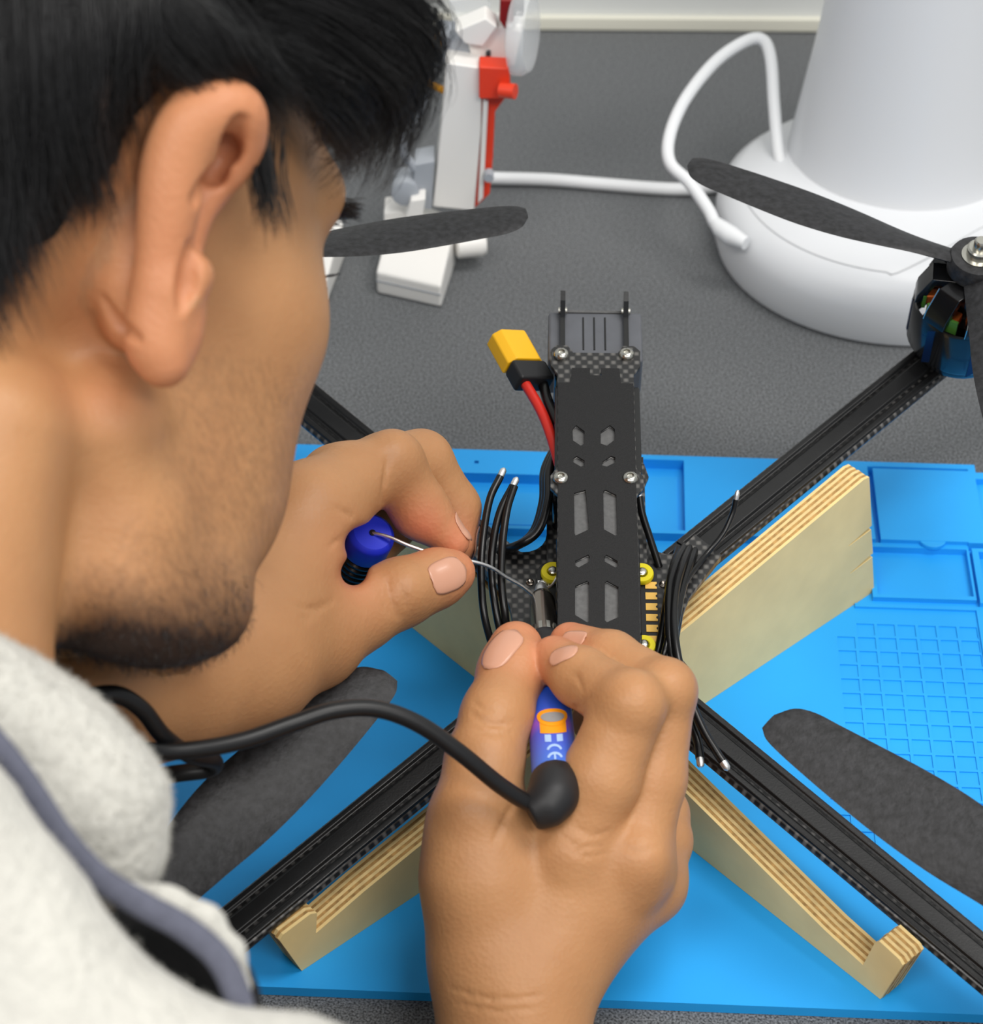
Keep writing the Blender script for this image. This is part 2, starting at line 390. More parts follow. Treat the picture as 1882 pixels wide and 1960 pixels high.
# arms
CV = -3.5
HUBS = [(139, 134.5), (-139, 134.5), (-139, -141.5), (139, -141.5)]
for hu, hv in HUBS:
    su, sv = np.sign(hu), np.sign(hv-CV); d = (DU*su+DV*sv)/math.sqrt(2); s = np.cross(DN, d)
    cv_ = CV+(3.4 if su*sv > 0 else 0); p0 = D3(su*18, cv_+sv*18, 0); ln = (abs(hu)-18)*math.sqrt(2)/1000+.012
    def sec(prof, a, b): return [(p0+d*a+s*x/1000+DN*z/1000, p0+d*b+s*x/1000+DN*z/1000) for x, z in prof]
    prof = [(-6.5, -16.2), (-8.6, -15), (-8.6, -13.2), (-7.4, -12), (7.4, -12), (8.6, -13.2), (8.6, -15), (6.5, -16.2)]
    pp = sec(prof, 0, ln); ar = MB().prism([a for a, b in pp], d*ln).build('arm', 'weave45', drone, bevel=.0008)
    top = [(-7.6, -12.2), (-7.2, -11.2), (-5.4, -11.2), (-4.8, -12.0), (-3.2, -12.0), (-2.6, -10.9), (2.6, -10.9), (3.2, -12.0), (4.8, -12.0), (5.4, -11.2), (7.2, -11.2), (7.6, -12.2)]
    pp = sec(top, .016, ln-.028); MB().prism([a for a, b in pp], d*(ln-.044)).build('channel_cover', 'carbon_black', ar, bevel=.0003)
    MB().prism([p0+d*(ln-.027)+s*x/1000+DN*z/1000 for x, z in ((-8.6, -12), (-8.2, -10.4), (8.2, -10.4), (8.6, -12))], d*.016).build('clamp', 'gloss_black', ar, bevel=.0004)
# top plate with slots, grip pad and screws
UC = -.7
def slot(px0, px1, py0, py1, lean, w=26):
    y0, y1 = L2(px0, py0, w)[1], L2(px0, py1, w)[1]; x0, x1 = L2(px0, (py0+py1)/2, w)[0], L2(px1, (py0+py1)/2, w)[0]; c = min(1.6, (y0-y1)*.28)
    if lean > 0: return [(x0, y0-c), (x0+.8, y0), (x1, y0), (x1, y1+c*1.2), (x1-1.2, y1), (x0, y1)] if False else [(x0, y0-c*1.4), (x1-.6, y0), (x1, y0-.5), (x1, y1+c*.2), (x0+.6, y1-c*0), (x0, y1+.5)]
    return [(x0, y0-.5), (x0+.6, y0), (x1, y0-c*1.4), (x1, y1+.5), (x1-.6, y1), (x0, y1+c*.2)]
SL = [(1096, 1121, 716, 806, 0), (1150, 1177, 716, 806, 0), (1095, 1120, 814, 854, -1), (1149, 1178, 814, 854, 1), (1097, 1121, 873, 894, -1), (1152, 1179, 873, 894, 1)]
def quad(pts, w=26): return [L2(x, y, w) for x, y in pts]
slots = [quad(p) for p in (
    [(1098, 712), (1110, 706), (1122, 712), (1122, 800), (1112, 806), (1098, 800)], [(1150, 712), (1164, 706), (1176, 712), (1176, 800), (1160, 806), (1150, 800)],
    [(1096, 822), (1103, 814), (1119, 826), (1119, 850), (1112, 854), (1097, 844)], [(1150, 826), (1168, 814), (1177, 822), (1178, 842), (1162, 854), (1150, 850)],
    [(1097, 878), (1104, 873), (1119, 882), (1119, 892), (1112, 894), (1098, 886)], [(1153, 884), (1170, 873), (1178, 876), (1178, 886), (1162, 894), (1153, 892)],
    [(1099, 944), (1121, 938), (1122, 944), (1128, 1014), (1102, 1026), (1100, 1022)], [(1155, 940), (1160, 938), (1180, 948), (1182, 1024), (1178, 1026), (1156, 1014)],
    [(1101, 1074), (1126, 1062), (1129, 1066), (1128, 1076), (1108, 1087), (1102, 1084)], [(1157, 1066), (1161, 1062), (1182, 1074), (1184, 1084), (1178, 1087), (1158, 1076)],
    [(1101, 1122), (1124, 1112), (1128, 1116), (1128, 1190), (1124, 1192), (1101, 1178)], [(1158, 1116), (1162, 1112), (1184, 1124), (1184, 1182), (1162, 1192), (1158, 1188)],
    [(1104, 1232), (1124, 1220), (1129, 1224), (1129, 1240), (1112, 1248)], [(1160, 1232), (1178, 1219), (1184, 1224), (1184, 1240), (1162, 1246)])]
top_out = [(UC-13.6, -44), (UC-13.6, 31), (UC-16, 34), (UC-16, 39), (UC-13.6, 43), (UC-13.6, 86), (UC-16, 90), (UC-16.2, 97), (UC-14, 99.5), (UC-10, 99.5), (UC-8, 96), (UC+8, 96), (UC+10, 99.5), (UC+14, 99.5), (UC+16.2, 97), (UC+16, 90), (UC+13.6, 86), (UC+13.6, 43), (UC+16, 39), (UC+16, 34), (UC+13.6, 31), (UC+13.6, -44)]
tp = plate('top_plate', top_out, slots, 23.5, 25.5, 'weave', drone)
plate('grip_pad', [(UC-13.4, -43.8), (UC-13.4, 81), (UC-9, 81), (UC-8.4, 88), (UC-2, 88), (UC-2, 84.6), (UC+2, 84.6), (UC+2, 88), (UC+8.4, 88), (UC+9, 81), (UC+13.4, 81), (UC+13.4, -43.8)], slots[2:], 25.5, 26.3, 'grip', tp)
MB().box(*dbox((UC, 20, 24.3), 12.4, 62, .4)).build('slot_sheet', 'slot_grey', tp)
for (x, y) in ((1075, 675), (1200, 675), (1074, 912), (1207, 912)):
    u, v = L2(x, y, 27)
    sc = MB().lathe(D3(u, v, 25.5), DN, [(.0027, 0), (.0028, .0009), (.0022, .0018), (.0013, .0021), (.0012, .0012), (.0001, .0011)], 20).build('screw', 'steel', tp, smooth=True)
    MB().lathe(D3(u, v, -2), DN, [(.0025, 0), (.0025, .0255)], 16).build('standoff', 'gloss_black', tp, smooth=True)
# inner stack seen between the plates
for k, (v0, v1, hu, w0, w1, m) in enumerate(((44, 84, 15.2, 2, 21, 'gloss_black'), (62, 80, 15.5, 8, 17, 'motor_blue'), (-24, 24, 14.4, 4, 10, 'gloss_black'), (-20, 20, 14, 14, 16, 'pcb'))):
    MB().box(*dbox((0, (v0+v1)/2, (w0+w1)/2), hu, (v1-v0)/2, (w1-w0)/2)).build('electronics_block', m, drone, bevel=.0006)
# camera cage at the front
cg = MB().box(*dbox((UC+.4, 111, 8.5), 17.2, 12, 9.5)).build('camera_cage', 'tpu_grey', drone, bevel=.0012, label='smoky translucent grey block')
for x in (-4, 0, 4): MB().box(*dbox((UC+x, 112, 18.1), .3, 8, .2)).build('groove', 'carbon_black', cg)
MB().box(*dbox((UC, 122.6, 18.2), 11.5, .5, .4)).build('cage_lip', 'slot_grey', cg)
for s in (-1, 1):
    MB().prism([D3(UC+s*11.6-.9, y, z) for y, z in ((92, -2), (92, 21), (118, 20.5), (122, 25), (126, 26), (127, 18), (121, -2))], DU*.0018).build('side_plate', 'gloss_black', drone)
    MB().lathe(D3(UC+s*11.6-1.6, 121, 20.5), DU, [(.0014, 0), (.0014, .0032)], 12).build('cage_screw', 'steel', drone, smooth=True)
# speed-controller board with pads, yellow grommets and printed marks
def esc_out():
    o = []
    for cx, cy, a in ((16.2, 16.2, 0), (-16.2, 16.2, 90), (-16.2, -16.2, 180), (16.2, -16.2, 270)): o += arc(cx, cy, 4.6, a, a+90, 5)
    return o
esc = plate('controller_board', esc_out(), [], -1.6, 0, 'pcb', drone)
for j in range(6):
    for s in (1, -1):
        y = 11.2-j*4.55; h = D3(s*19.0, y, .15)
        tin = (s < 0 and j == 0)
        nb = [(s*(16.6), y-1.45), (s*(16.6), y+1.45), (s*20.6, y+1.45), (s*20.6, y+.6)]+[(s*(20.6-.55*math.cos(math.radians(t))), y+.6*math.sin(math.radians(t))) for t in (60, 30, 0, -30, -60)]+[(s*20.6, y-.6), (s*20.6, y-1.45)]
        MB().prism([D3(a, b, .0) for a, b in nb], DN*.0003).build('solder_pad', 'tin' if tin else 'pad_gold', esc)
        if tin: MB().lathe(D3(s*18.6, y, .2), DN, [(.0018, 0), (.0016, .0006), (.001, .0011), (.0001, .0013)], 16).build('solder_blob', 'tin', esc, smooth=True)
for s in (1, -1):
    for t in (1, -1):
        c = (s*15.4, t*15.2)
        MB().lathe(D3(*c, 0), DN, [(.0022, 0), (.0039, 0), (.0042, .0006), (.0042, .0018), (.0039, .0024), (.0022, .0024), (.0017, .0018), (.0017, 0)], 28, cap=False).build('grommet', 'yellow_ring', esc, smooth=True)
        MB().lathe(D3(*c, 0), DN, [(.0016, 0), (.0016, .0030), (.0010, .0034), (.0001, .0034)], 16).build('grommet_screw', 'steel', esc, smooth=True)
        ring = MB().lathe(D3(s*18.4, t*15.0, .05), DN, [(.0008, 0), (.0011, 0), (.0011, .0002), (.0008, .0002)], 20, cap=False).build('polarity_mark', 'print_white', esc)
        MB().box(*dbox((s*18.4, t*15.0, .15), .5, .14, .1)).build('mark_bar', 'print_white', ring)
        if t < 0: MB().box(*dbox((s*18.4, t*15.0, .15), .14, .5, .1)).build('mark_bar', 'print_white', ring)
        MB().lathe(D3(s*23.2, 14.6 if t > 0 else -15.5, -4), DN, [(.0014, 0), (.0014, .0006), (.0009, .0008), (.0001, .0005)], 16).build('plate_screw', 'steel_dark', drone, smooth=True)
# yellow battery plug with boot and leads
pl = [W(985, 668, .862), W(1003, 728, .852), W(1035, 790, .838), W(1068, 870, .826)]
ax = nrm(W(1028, 745, .850)-W(985, 668, .862)); sd = nrm(np.cross(ax, cf)); nn_ = np.cross(sd, ax)
c0 = W(988, 672, .860)
rz = sd*.62+nn_*.55; rz = nrm(rz); ry = nrm(np.cross(ax, rz))
plug = MB().prism([c0-ax*.0075+rz*a*.0078+ry*b*.0040 for a, b in ((-1, -1), (1, -1), (1, .35), (.65, 1), (-.65, 1), (-1, .35))], ax*.0155).build('battery_plug', 'yellow_xt', drone, bevel=.0006)
MB().prism([c0+ax*.0082+rz*a*.0074+ry*b*.0038 for a, b in ((-1, -1), (1, -1), (1, 1), (-1, 1))], ax*.0095).build('plug_boot', 'rubber_black', plug, bevel=.0012)
e0 = c0+ax*.0165
MB().tube(spline([e0-rz*.004, W(1035, 785, .842), W(1055, 835, .834), W(1075, 905, .826)], 8), .0019, 12).build('red_lead', 'red_wire', plug, smooth=True)
MB().tube(spline([e0+rz*.004, W(1048, 765, .846), W(1068, 815, .838), W(1085, 885, .83)], 8), .0019, 12).build('black_lead', 'wire_black', plug, smooth=True)

# motors and three-blade propellers
def prop_blade(base, ang, cw, name, parent):
    ca, sa = math.cos(math.radians(ang)), math.sin(math.radians(ang)); er = DU*ca+DV*sa; et = (-DU*sa+DV*ca)*cw
    st = [(6, 12, 0, 22, 3.4), (12, 15, .5, 26, 3.2), (20, 19, 1.5, 28, 2.8), (32, 23.5, 2.5, 26, 2.2), (48, 26.5, 2.2, 21, 1.9), (66, 26, 1.2, 16, 1.6), (84, 23, 0, 13, 1.4), (98, 20, -.8, 11, 1.2), (106, 18, -1.2, 10, 1.0), (112, 14, -2.2, 10, .8), (115.5, 6, -4, 10, .5)]
    S = spline(st, 4); vs = []; n = 12
    for r, c, off, tw, th in S:
        t = math.radians(tw)
        for k in range(n):
            a = 2*math.pi*k/n; x = .5*c*math.cos(a)+off; z = .5*th*math.sin(a)*(1+.35*math.cos(a))+c*.045*(1-(2*(x-off)/c)**2 if c else 0)
            vs.append(base+(er*r+et*(x*math.cos(t)-z*math.sin(t)*0-z*0)+DN*(x*math.sin(t)+z))/1000)
    m = len(S); fs = [(k*n+i, k*n+(i+1) % n, (k+1)*n+(i+1) % n, (k+1)*n+i) for k in range(m-1) for i in range(n)]+[tuple(range(n)), tuple(range((m-1)*n, m*n))]
    MB().add(vs, fs).build(name, 'prop', parent, smooth=True)
for (hu, hv), ang, cw in zip(HUBS, (155, 10, 54, 137), (1, -1, 1, -1)):
    B = D3(hu, hv, 0); N = DN
    mo = MB().lathe(D3(hu, hv, -11), N, [(.0165, 0), (.0172, .002), (.0172, .005)], 36).build('motor', 'gloss_black', drone, smooth=True)
    MB().lathe(D3(hu, hv, -5.5), N, [(.0196, 0), (.0202, .001), (.0202, .019), (.0196, .0205)], 40, cap=False).build('bell', 'gloss_black', mo, smooth=True)
    for k in range(7):
        a = 2*math.pi*(k+.35)/7; e = DU*math.cos(a)+DV*math.sin(a); t = np.cross(N, e)
        MB().box(D3(hu, hv, 4)+e*.0198, e*.0005, t*.0016+N*.0012, N*.0085).build('bell_stripe', 'motor_blue', mo)
        MB().prism([D3(hu, hv, z)+e*rr+t*q for rr, z, q in ((.0197, 14.5, -.0050), (.0192, 19, -.0046), (.0150, 29, -.0036), (.0060, 30.5, -.0022), (.0060, 27, -.0022), (.0135, 25.5, -.0036), (.0172, 15, -.0050))], t*.0092).build('spoke', 'gloss_black', mo, bevel=.0003)
        MB().tube([D3(hu, hv, 14.8)+e*.0194+t*-.0052, D3(hu, hv, 19.0)+e*.0190+t*-.0048, D3(hu, hv, 28.8)+e*.0150+t*-.0038], .00024, 6).build('spoke_edge', 'steel', mo)
    for k in range(12):
        a = 2*math.pi*k/12; e = DU*math.cos(a)+DV*math.sin(a); t = np.cross(N, e)
        ci = MB().box(D3(hu, hv, 16.5)+e*.0135, e*.003, t*.0022, N*.0022).build('winding', 'copper', mo, bevel=.0008)
        MB().box(D3(hu, hv, 16.2)+e*.0168, e*.0006, t*.0028, N*.0030).build('stator_tooth', 'green_lacquer', ci)
    MB().lathe(D3(hu, hv, 14), N, [(.0145, 0), (.010, .0005), (.007, .013), (.0065, .0165)], 24).build('bell_core', 'gloss_black', mo, smooth=True)
    pr = MB().lathe(D3(hu, hv, 30.5), N, [(.0095, 0), (.0105, .0008), (.0108, .0055), (.0098, .0078), (.0060, .0080)], 32).build('propeller', 'prop', drone, smooth=True)
    for k in range(3): prop_blade(D3(hu, hv, 34.2), ang+120*k, cw, 'blade', pr)
    MB().lathe(D3(hu, hv, 38.2), N, [(.0062, 0), (.0062, .0008), (.0046, .0010), (.0046, .004), (.0040, .0046), (.0026, .0046), (.0026, .0075), (.0020, .0082), (.0001, .0082)], 6 if False else 24).build('prop_nut', 'steel', pr, smooth=True)

# loose motor leads
def wire(pts, r=1.35, end=None, m='wire_black', seg=10):
    P = spline([DP(*p) for p in pts], 8); ob = MB().tube(P, r/1000, seg).build('motor_wire', m, drone, smooth=True)
    if end:
        for a, b in end:
            d = nrm(P[a]-P[b]); MB().tube([P[a]-d*.0005, P[a]+d*.0012, P[a]+d*.0026, P[a]+d*.0034], [r*.00085, r*.0009, r*.00085, r*.0004], 10).build('tinned_end', 'tin', ob, smooth=True)
    return ob
E0, E1 = [(0, 1)], [(-1, -2)]
wire([(958, 912, 30), (938, 955, 28), (926, 1020, 24), (921, 1090, 20), (926, 1170, 14), (942, 1235, 6), (965, 1300, -4)], end=E0)
wire([(982, 930, 30), (958, 978, 27), (944, 1040, 23), (941, 1100, 18), (948, 1160, 14), (960, 1215, 8), (985, 1280, -4)], end=E0)
wire([(985, 930, 31), (971, 975, 28), (962, 1040, 24), (960, 1110, 19), (966, 1170, 14), (972, 1210, 8), (990, 1270, -4)], end=None)
for k, (o, wz) in enumerate(((0, 12), (10, 8), (19, 5))):
    wire([(1072-o*.3, 850, wz), (1052-o*.5, 900, wz), (1049-o*.5, 960, wz), (1030-o*.6, 1016+o*.3, wz-4), (990-o, 1044+o*.5, wz-8), (945-o, 1054+o*.4, -9), (905, 1046+o*.4, -13)], 1.6)
wire([(1224, 950, 12), (1230, 985, 8), (1246, 1035, 2), (1262, 1085, -4)], 1.3, end=E0)
# right bundle
wire([(1409, 956, 8), (1402, 985, 4), (1382, 1025, 0), (1345, 1070, -2), (1310, 1120, 4), (1290, 1180, 8), (1274, 1240, 8), (1262, 1290, 2)], 1.0, end=E0)
wire([(1312, 1046, -6), (1296, 1075, 0), (1282, 1120, 6), (1280, 1180, 9), (1284, 1240, 8), (1300, 1300, 4), (1320, 1370, -2), (1336, 1420, -4), (1340, 1452, -4)], 1.5, end=E1)
wire([(1322, 1046, -6), (1308, 1080, 1), (1294, 1130, 7), (1290, 1190, 10), (1298, 1260, 9), (1318, 1330, 4), (1345, 1395, 0), (1372, 1440, -3), (1384, 1458, -4)], 1.5, end=E1)
wire([(1332, 1050, -6), (1320, 1085, 0), (1303, 1140, 5), (1292, 1200, 7), (1278, 1255, 6), (1268, 1310, 2)], 1.5)
wire([(1318, 1060, -4), (1290, 1140, 4), (1280, 1200, 5), (1282, 1250, 4), (1300, 1320, 0)], 1.5)
wire([(1300, 1050, -7), (1286, 1100, -1), (1276, 1160, 3), (1266, 1220, 2), (1256, 1260, 0), (1245, 1300, -4)], 1.5)
wire([(1290, 1120, -1), (1300, 1170, 2), (1292, 1230, 3), (1305, 1290, 0), (1330, 1390, -5)], 1.4)
MB().box(DP(1326, 1053, -8), nrm(A(*(DU*.8-DV*.6)))*.0065, nrm(A(*(DU*.6+DV*.8)))*.0006, DN*.0006).build('cable_tie', 'carbon_black', drone)

# ------------------------------------------------------------------ soldering iron
tip = W(1036, 1120, .803); tail = W(1062, 1480, .712); iax = nrm(tail-tip); IL = np.linalg.norm(tail-tip)
iron = empty('soldering_iron', tuple(tip), 'blue handled pencil soldering iron held over the drone board', 'soldering iron')
MB().lathe(tip, iax, [(.0006, -.001), (.0020, .001), (.0024, .004), (.0024, .010)], 20).build('tip', 'tin', iron, smooth=True)
MB().lathe(tip, iax, [(.0022, .005), (.0038, .008), (.0044, .011), (.0045, .030), (.0047, .031), (.0047, .034)], 28).build('barrel', 'steel_dark', iron, smooth=True)
for k in range(12):
    a = 2*math.pi*k/12; t = nrm(np.cross(iax, A(.3, .9, .2))); b = np.cross(iax, t); e = t*math.cos(a)+b*math.sin(a)
    MB().box(tip+iax*.0315+e*.0048, e*.0003, np.cross(iax, e)*.0006, iax*.0022).build('vent_rib', 'steel', iron)
MB().lathe(tip, iax, [(.0043, .0325), (.0056, .034), (.0060, .037), (.0056, .040), (.0062, .043), (.0056, .047), (.0050, .051), (.0050, .058)], 28).build('collar', 'rubber_black', iron, smooth=True)
hp = [(.0048, .052), (.0050, .056), (.0054, .060), (.0062, .066), (.0068, .074), (.0070, .084), (.0070, IL-.002), (.0069, IL+.006)]
hd = MB().lathe(tip, iax, hp, 40).build('handle', 'iron_blue', iron, smooth=True)
at = hd.data.attributes.new('along', 'FLOAT', 'POINT'); 
cc = np.array([v.co[:] for v in hd.data.vertices])+WL[hd]-tip; al = ((cc@iax)-.052)/(IL-.05)
at.data.foreach_set('value', al.astype(np.float32))
# printed ring logo and marks, laid on the handle's upper side
def on_handle(s, ang, r=.00712):
    t = nrm(-cf-iax*((-cf)@iax)); b = np.cross(iax, t); return tip+iax*(s-.0058*ang*ang)+(t*math.cos(ang)+b*math.sin(ang))*r
def decal(fn, name, m, parent, th=None):
    vs, fs = fn(); return MB().add(vs, fs).build(name, m, parent)
def ring_band(s0, a0, rs, ra, w_in, n=28, r=.00712):
    def f():
        vs = []; fs = []; Q = (1, .84, .68, .52, .36, .2, .04); m = len(Q)
        for i in range(n):
            t = 2*math.pi*i/n
            for q in Q: vs.append(on_handle(s0+rs*q*math.sin(t), a0+ra*q*math.cos(t), r))
        for i in range(n):
            j = (i+1) % n
            for k in range(m-1): fs.append((m*i+k, m*j+k, m*j+k+1, m*i+k+1))
        return vs, fs
    return f
def patch(s0, s1, a0, a1, r=.00713, n=8):
    def f():
        vs = [on_handle(s, a0+(a1-a0)*i/n, r) for i in range(n+1) for s in (s0, s1)]
        return vs, [(2*i, 2*i+1, 2*i+3, 2*i+2) for i in range(n)]
    return f
LS = .0890
decal(patch(LS-.0030, LS+.0062, -.66, .56, .00711, 12), 'logo_side', 'iron_orange', hd)
decal(ring_band(LS-.002, -.05, .0046, .72, .02, r=.00724), 'logo_disc', 'iron_orange', hd)
decal(ring_band(LS-.002, -.05, .0026, .52, .02, r=.00738), 'logo_core', 'iron_grey', hd)
for a in (-.30, .22): decal(patch(LS+.0068, LS+.0105, a-.14, a+.14), 'print_block', 'iron_print', hd)
def cee(s0):
    def f():
        vs = []; n = 12
        for i in range(n+1):
            t = math.radians(-20-140*i/n); 
            for q in (1, .72): vs.append(on_handle(s0+.0042*q*math.sin(t)+.004, -.03+.36*q*math.cos(t)))
        return vs, [(2*i, 2*i+1, 2*i+3, 2*i+2) for i in range(n)]
    return f
decal(cee(LS+.0118), 'mark_c', 'iron_print', hd); ee = decal(cee(LS+.0158), 'mark_e', 'iron_print', hd)
decal(patch(LS+.0160, LS+.0194, -.07, .01), 'mark_e_bar', 'iron_print', hd)
# rear boot bending to the left and the cable
BOOT = [tail+iax*.0030, W(1063, 1508, .7045), W(1058, 1526, .7010), W(1046, 1541, .6995), W(1026, 1552, .6990)]
cp = [W(1052, 1532, .699), W(1020, 1540, .698), W(960, 1505, .692), W(880, 1440, .685), W(800, 1385, .680), W(720, 1357, .676), W(640, 1360, .672), W(560, 1385, .668), W(470, 1416, .662), W(380, 1434, .655), W(290, 1438, .648), W(200, 1425, .635), W(120, 1395, .625), W(110, 1355, .625), W(170, 1334, .632), W(225, 1330, .638), W(272, 1358, .644), W(312, 1408, .652), W(362, 1444, .664), W(408, 1456, .675), W(400, 1472, .68), W(330, 1482, .68), W(220, 1500, .69), W(60, 1540, .68), W(-300, 1640, .66)]
MB().tube(spline(cp, 8), .00255, 16).build('cable', 'cable_black', iron, smooth=True)

# ------------------------------------------------------------------ solder dispenser: blue cap, coil of wire in a dark tube, wire to the joint
cc0 = W(712, 1022, .778); ctl = W(662, 1112, .792); dax = nrm(ctl-cc0+cf*.012)
disp = empty('solder_dispenser', tuple(ctl), 'solder tube with round blue cap held in the left hand', 'solder tube')
R_ = .0080
MB().lathe(cc0-dax*.001, dax, [(.0012, .0004), (R_*.80, 0), (R_*.96, .001), (R_, .0022), (R_, .0095), (R_*.98, .010)], 36).build('cap', 'cap_blue', disp, smooth=True)
MB().lathe(cc0, dax, [(.0011, -.0011), (.0011, .001)], 14).build('cap_hole', 'gloss_black', disp)
tb = MB().lathe(cc0, dax, [(R_*.80, .009), (R_*.80, .045), (R_*.7, .046)], 32).build('tube', 'clear_black', disp, smooth=True)
t_ = nrm(np.cross(dax, A(.3, .9, .2))); b_ = np.cross(dax, t_)
for k in range(11):
    c = cc0+dax*(.0115+.0028*k)
    MB().tube([c+(t_*math.cos(2*math.pi*i/28)+b_*math.sin(2*math.pi*i/28))*R_*.86 for i in range(29)], .0011, 8).build('coil_turn', 'gloss_black', tb, smooth=True)
MB().tube(spline([DP(1068, 1086, 3), DP(1066, 1104, 4), DP(1056, 1120, 3), DP(1044, 1126, 1)], 6), .00045, 8).build('solder_whisker', 'tin', drone, smooth=True)
swp = [cc0+dax*.002, cc0-dax*.0005, W(745, 1028, .776), W(785, 1045, .775), W(850, 1066, .777), W(905, 1075, .780), W(940, 1086, .784), W(968, 1104, .789), W(1000, 1122, .794), W(1030, 1148, .799)]
MB().tube(spline(swp, 8), .00062, 10).build('solder_wire', 'tin', disp, smooth=True)

# ------------------------------------------------------------------ background: big white device with cable, toy robot
dc = G(1705, 470, 0)
dev = empty('pedestal_machine', tuple(dc), 'large smooth white machine pedestal with flared round foot at right', 'machine')
MB().lathe(dc, A(0, 0, 1), [(.078, .0), (.081, .001), (.0825, .006), (.0825, .018), (.080, .026), (.073, .0325), (.060, .037), (.046, .040)], 72).build('foot', 'white_abs', dev, smooth=True)
MB().lathe(dc+A(.004, .020, 0), A(0, 0, 1), [(.0535, .036), (.0525, .042), (.0505, .055), (.0440, .10), (.0385, .15), (.0345, .20), (.032, .26), (.031, .34), (.025, .345)], 64).build('column', 'white_abs', dev, smooth=True)
seam = [dc+A(.072*math.cos(t)*1.0, .072*math.sin(t), .0330) for t in np.radians(np.linspace(178, 262, 24))]+[dc+A(.010, -.060, .0368), dc+A(.035, -.040, .0385), dc+A(.06, -.022, .037), dc+A(.078, -.012, .029)]
MB().tube(spline(seam, 3), .00030, 6).build('seam', 'seam_grey', dev)
cl = [W(1500, 330, 1.085), W(1490, 290, 1.085), W(1482, 200, 1.09), W(1476, 115, 1.095), W(1462, 78, 1.10), W(1430, 78, 1.10), W(1370, 118, 1.095), W(1312, 190, 1.085), W(1282, 260, 1.075), W(1283, 312, 1.07), W(1320, 350, 1.065), W(1355, 400, 1.06), W(1375, 435, 1.055), W(1420, 460, 1.05)]
cbl = empty('power_cable', tuple(G(1300, 360, 0)), 'white cable looping from the machine column back to its foot', 'cable')
MB().tube(spline(cl, 8), .0029, 14).build('cord', 'white_cable', cbl, smooth=True)
MB().tube([W(1368, 425, 1.056), W(1380, 438, 1.054), W(1400, 452, 1.051), W(1428, 466, 1.047)], [.0029, .0042, .0045, .0030], 14).build('strain_relief', 'white_cable', cbl, smooth=True)
c2 = [G(900, 338, .006), G(950, 341, .0042), G(1050, 344, .0036), G(1150, 352, .0034), G(1250, 360, .0034), G(1320, 362, .0034), G(1380, 356, .0034), G(1450, 340, .0034), G(1540, 330, .0034)]
MB().tube(spline(c2, 8), .0031, 14).build('data_cable', 'white_cable', smooth=True, label='straight white cable lying on the desk behind the drone', cat='cable', origin=tuple(c2[4]))

toy = empty('toy_robot', tuple(G(810, 560, 0)), 'white and red brick-built toy robot standing on the desk', 'toy robot')
def VP(px, py, Y): k = ray(px, py); return CAM+k*((Y-CAM[1])/k[1])
def pbox(pts, Y, dep, name, m, parent=None, bevel=.0008, **k):
    return MB().prism([VP(x, y, Y) for x, y in pts], A(0, dep, 0)).build(name, m, parent or toy, bevel=bevel, **k)
def foot(pa, pb, hf, hb, dep, name):
    a, b = G(*pa, 0), G(*pb, 0); back = A(.006, dep, 0); up = A(0, 0, 1)
    vs = [a, b, b+back, a+back, a+up*hf, b+up*hf, b+back+up*hb, a+back+up*hb]
    fo = MB().add(vs, [(0, 3, 2, 1), (4, 5, 6, 7), (0, 1, 5, 4), (1, 2, 6, 5), (2, 3, 7, 6), (3, 0, 4, 7)]).build(name, 'white_toy', toy, bevel=.0015)
    MB().box((a+b)/2+up*hf*.6-A(0, .0001, 0), (b-a)/2*.99, A(0, .0002, 0), up*.0003).build('foot_line', 'grey_toy', fo)
    MB().box((a+b)/2+back*.5+up*.0012, (b-a)/2*.95, back*.46, up*.0011).build('sole', 'dark_toy', fo)
    return fo
foot((721, 562), (845, 590), .012, .021, .036, 'foot')
foot((545, 560), (628, 578), .012, .021, .036, 'foot')
pbox([(828, 396), (908, 404), (921, 250), (923, 130), (853, 120), (846, 230)], .178, .020, 'torso', 'white_toy')
pbox([(908, 400), (938, 372), (944, 300), (948, 215), (974, 180), (976, 130), (922, 128), (918, 250)], .180, .018, 'side_panel', 'red_toy')
pbox([(917, 128), (974, 131), (978, 168), (970, 190), (917, 190)], .174, .010, 'shoulder_block', 'red_toy')
MB().lathe(VP(958, 172, .172), nrm(A(1, -.4, .1)), [(.0034, 0), (.0034, .007)], 16).build('shoulder_pin', 'red_toy', toy, smooth=True)
MB().lathe(VP(936, 330, .178), A(0, -1, 0), [(.0022, 0), (.0022, .005)], 14).build('rivet', 'grey_toy', toy, smooth=True)
pbox([(925, 190), (935, 195), (925, 380), (915, 392)], .1775, .004, 'white_strip', 'white_toy')
pbox([(793, 315), (832, 308), (826, 402), (790, 398)], .176, .014, 'hip_block', 'grey_toy')
MB().lathe(VP(776, 373, .172), A(0, 1, 0), [(.0045, 0), (.0062, .0006), (.0062, .014), (.004, .015)], 20).build('hip_wheel', 'grey_toy', toy, smooth=True)
pbox([(786, 384), (815, 380), (808, 425), (775, 425)], .168, .012, 'leg', 'white_toy')
pbox([(735, 408), (765, 405), (880, 452), (870, 480), (760, 490), (735, 470)], .178, .014, 'ankle', 'white_toy')
MB().lathe(VP(905, 468, .176), nrm(A(1, .15, .0)), [(.004, -.008), (.0058, -.007), (.0058, .004), (.0048, .006), (.0035, .0062)], 20).build('ankle_knob', 'white_toy', toy, smooth=True)
MB().tube(spline([VP(826, 150, .19), VP(800, 215, .185), VP(775, 265, .18), VP(775, 295, .178), VP(795, 322, .178)], 8), .0021, 10).build('toy_cord', 'grey_toy', toy, smooth=True)
